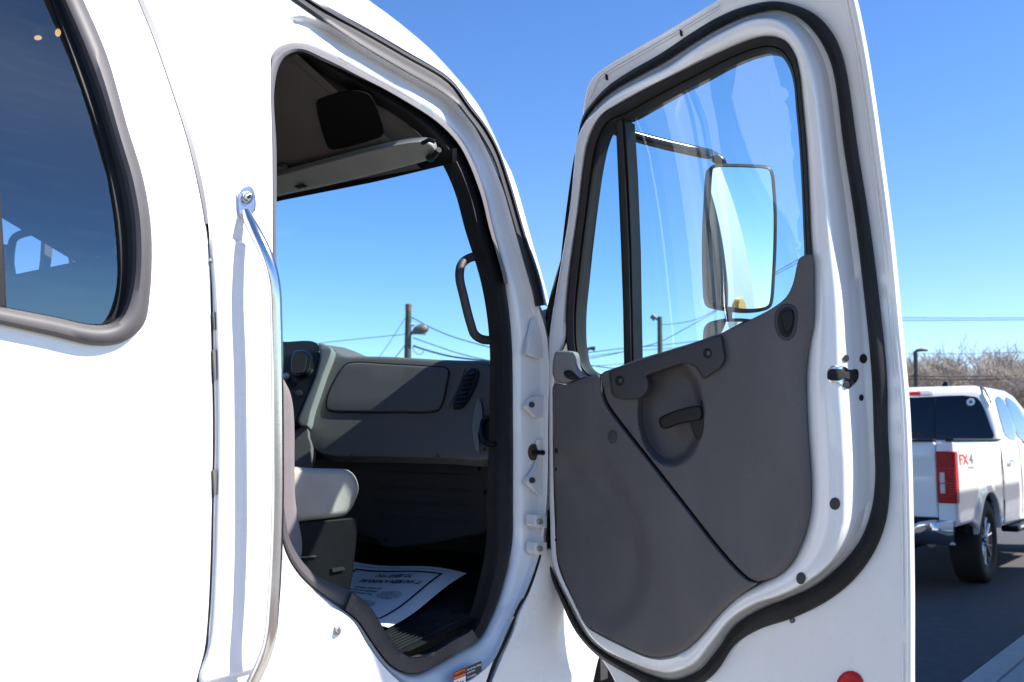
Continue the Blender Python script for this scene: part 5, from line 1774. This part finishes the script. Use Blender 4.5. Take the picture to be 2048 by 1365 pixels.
wire('upper wire falling right from the lamp pole behind the windscreen', [(820, 634), (838, 643), (850, 650), (900, 672), (960, 690), (1010, 702), (1075, 716), (1400, 760)], 34, 0.02)
wire('middle wire from below the street lamp towards the right', [(826, 676), (860, 688), (920, 708), (980, 722), (1050, 735), (1400, 780)], 34)
wire('thick lower cable with coils right of the lamp pole', [(826, 692), (850, 700), (900, 713), (950, 720), (1000, 726), (1060, 733), (1400, 775)], 34, 0.035)
wire('thin wire falling left from the lamp pole to the dash', [(813, 669), (760, 674), (700, 680), (640, 687), (580, 696), (100, 760)], 34, 0.012)
wire('steep guy wire left of the lamp pole', [(814, 632), (803, 648), (780, 684), (755, 720)], 34, 0.010)
wire('short guy wire at the foot of the lamp pole', [(812, 688), (800, 704), (788, 718)], 34, 0.014)
wire('loop of cable hanging beside the lamp pole', [(826, 694), (828, 702), (836, 709), (844, 708), (848, 702)], 34, 0.012)
Y2 = 40.0
f40 = depthf(Y2)
b = base_of(1322, Y2)
gp = thing('floodlight_pole', 'greenish wooden pole with a floodlight seen through the door window', 'utility pole', tuple(b))
ptop = f40(1319.5, 634)
mesh_obj('post', tube_bm([b, ptop], [0.13, 0.10], 10), 'pole_green', gp)
fl_ = mesh_obj('floodlight', tube_bm([f40(1303, 631), f40(1311, 638)], [0.11, 0.13], 8), 'lamp_grey', gp)
mesh_obj('bracket', tube_bm([f40(1311, 638), f40(1319, 642)], 0.035, 6), 'pole_metal', gp)
b = base_of(1710, Y2)
wp = thing('utility_pole', 'wooden wire pole standing out of sight behind the open door', 'utility pole', tuple(b))
mesh_obj('post', tube_bm([b, f40(1707, 440)], [0.15, 0.10], 10), 'pole_wood', wp)
mesh_obj('crossarm', tube_bm([f40(1680, 466), f40(1734, 466)], 0.06, 6), 'pole_wood', wp)
wire('wire rising right from the floodlight pole', [(1320, 650), (1350, 648), (1390, 640), (1425, 624), (1560, 545), (1706, 470)], 40, 0.014)
wire('long wire crossing behind the floodlight pole and the window divider', [(1165, 720), (1230, 708), (1262, 700), (1320, 684), (1370, 658), (1430, 624), (1560, 540), (1706, 462)], 40, 0.016)
wire('upper level wire behind the vent window', [(500, 770), (1100, 716), (1175, 706), (1240, 698), (1320, 691), (1400, 682), (1520, 668), (1706, 650)], 42, 0.018)
wire('lower level wire behind the vent window', [(500, 775), (1100, 722), (1175, 714), (1250, 704), (1340, 697), (1420, 690), (1520, 684), (1706, 676)], 44, 0.014)
wire('lowest wire just above the door card by the vent window', [(500, 775), (1100, 738), (1180, 733), (1250, 728), (1330, 722), (1700, 700)], 44, 0.014)
b = base_of(1173, 38)
sl_ = thing('street_light', 'small dark curved street light at the bottom of the vent window', 'street light', tuple(b))
f38 = depthf(38)
mesh_obj('post', tube_bm([b, f38(1173, 704), f38(1175, 699), f38(1182, 697), f38(1190, 698)], [0.10, 0.07, 0.06, 0.06, 0.10], 8), 'pole_metal', sl_)
b = base_of(1833, 36)
sl2 = thing('street_light', 'black street light with a short arm rising above the pickup roof', 'street light', tuple(b))
f36 = depthf(36)
mesh_obj('post', tube_bm([b, f36(1831, 703)], [0.10, 0.075], 10), 'pole_metal', sl2)
mesh_obj('lamp_arm', tube_bm([f36(1830, 706), f36(1833, 702), f36(1842, 700), f36(1855, 701)], [0.05, 0.055, 0.06, 0.04], 8), 'pole_metal', sl2)
mesh_obj('box', tube_bm([f36(1826, 752), f36(1836, 752)], 0.06, 6), 'pole_metal', sl2)
wire('higher of the two wires high above the pickup', [(1700, 634), (1800, 636), (1920, 636.5), (2060, 636), (2200, 634)], 44, 0.016)
wire('lower of the two wires high above the pickup', [(1700, 639), (1800, 641), (1920, 641), (2060, 640), (2200, 637)], 44, 0.016)
wire('thin wire through the tree tops behind the pickup', [(1700, 710), (1800, 708), (1920, 708), (2000, 706), (2200, 702)], 44, 0.010)
wire('thick wire low across the trees behind the pickup roof', [(1700, 752), (1800, 752), (1920, 753), (2060, 751), (2200, 748)], 40, 0.03)
wire('second low wire just above the pickup roof', [(1700, 760), (1800, 759), (1920, 760), (2060, 758), (2200, 755)], 40, 0.022)
b = base_of(672, 30)
sg_ = thing('roof_sign', 'tiny pale sign frame just above the dashboard top', 'sign', tuple(b))
f30 = depthf(30)
mesh_obj('frame', tube_bm([f30(667, 694), f30(683, 696), f30(683, 703), f30(667, 702), f30(667, 694)], 0.02, 6), 'clear_lens', sg_)
mesh_obj('post', tube_bm([b, f30(672, 703)], 0.03, 6), 'pole_metal', sg_)

for o in bpy.data.objects:
    if o.type == 'MESH' and o.parent is None and 'kind' not in o and 'label' not in o:
        print('unlabelled', o.name)
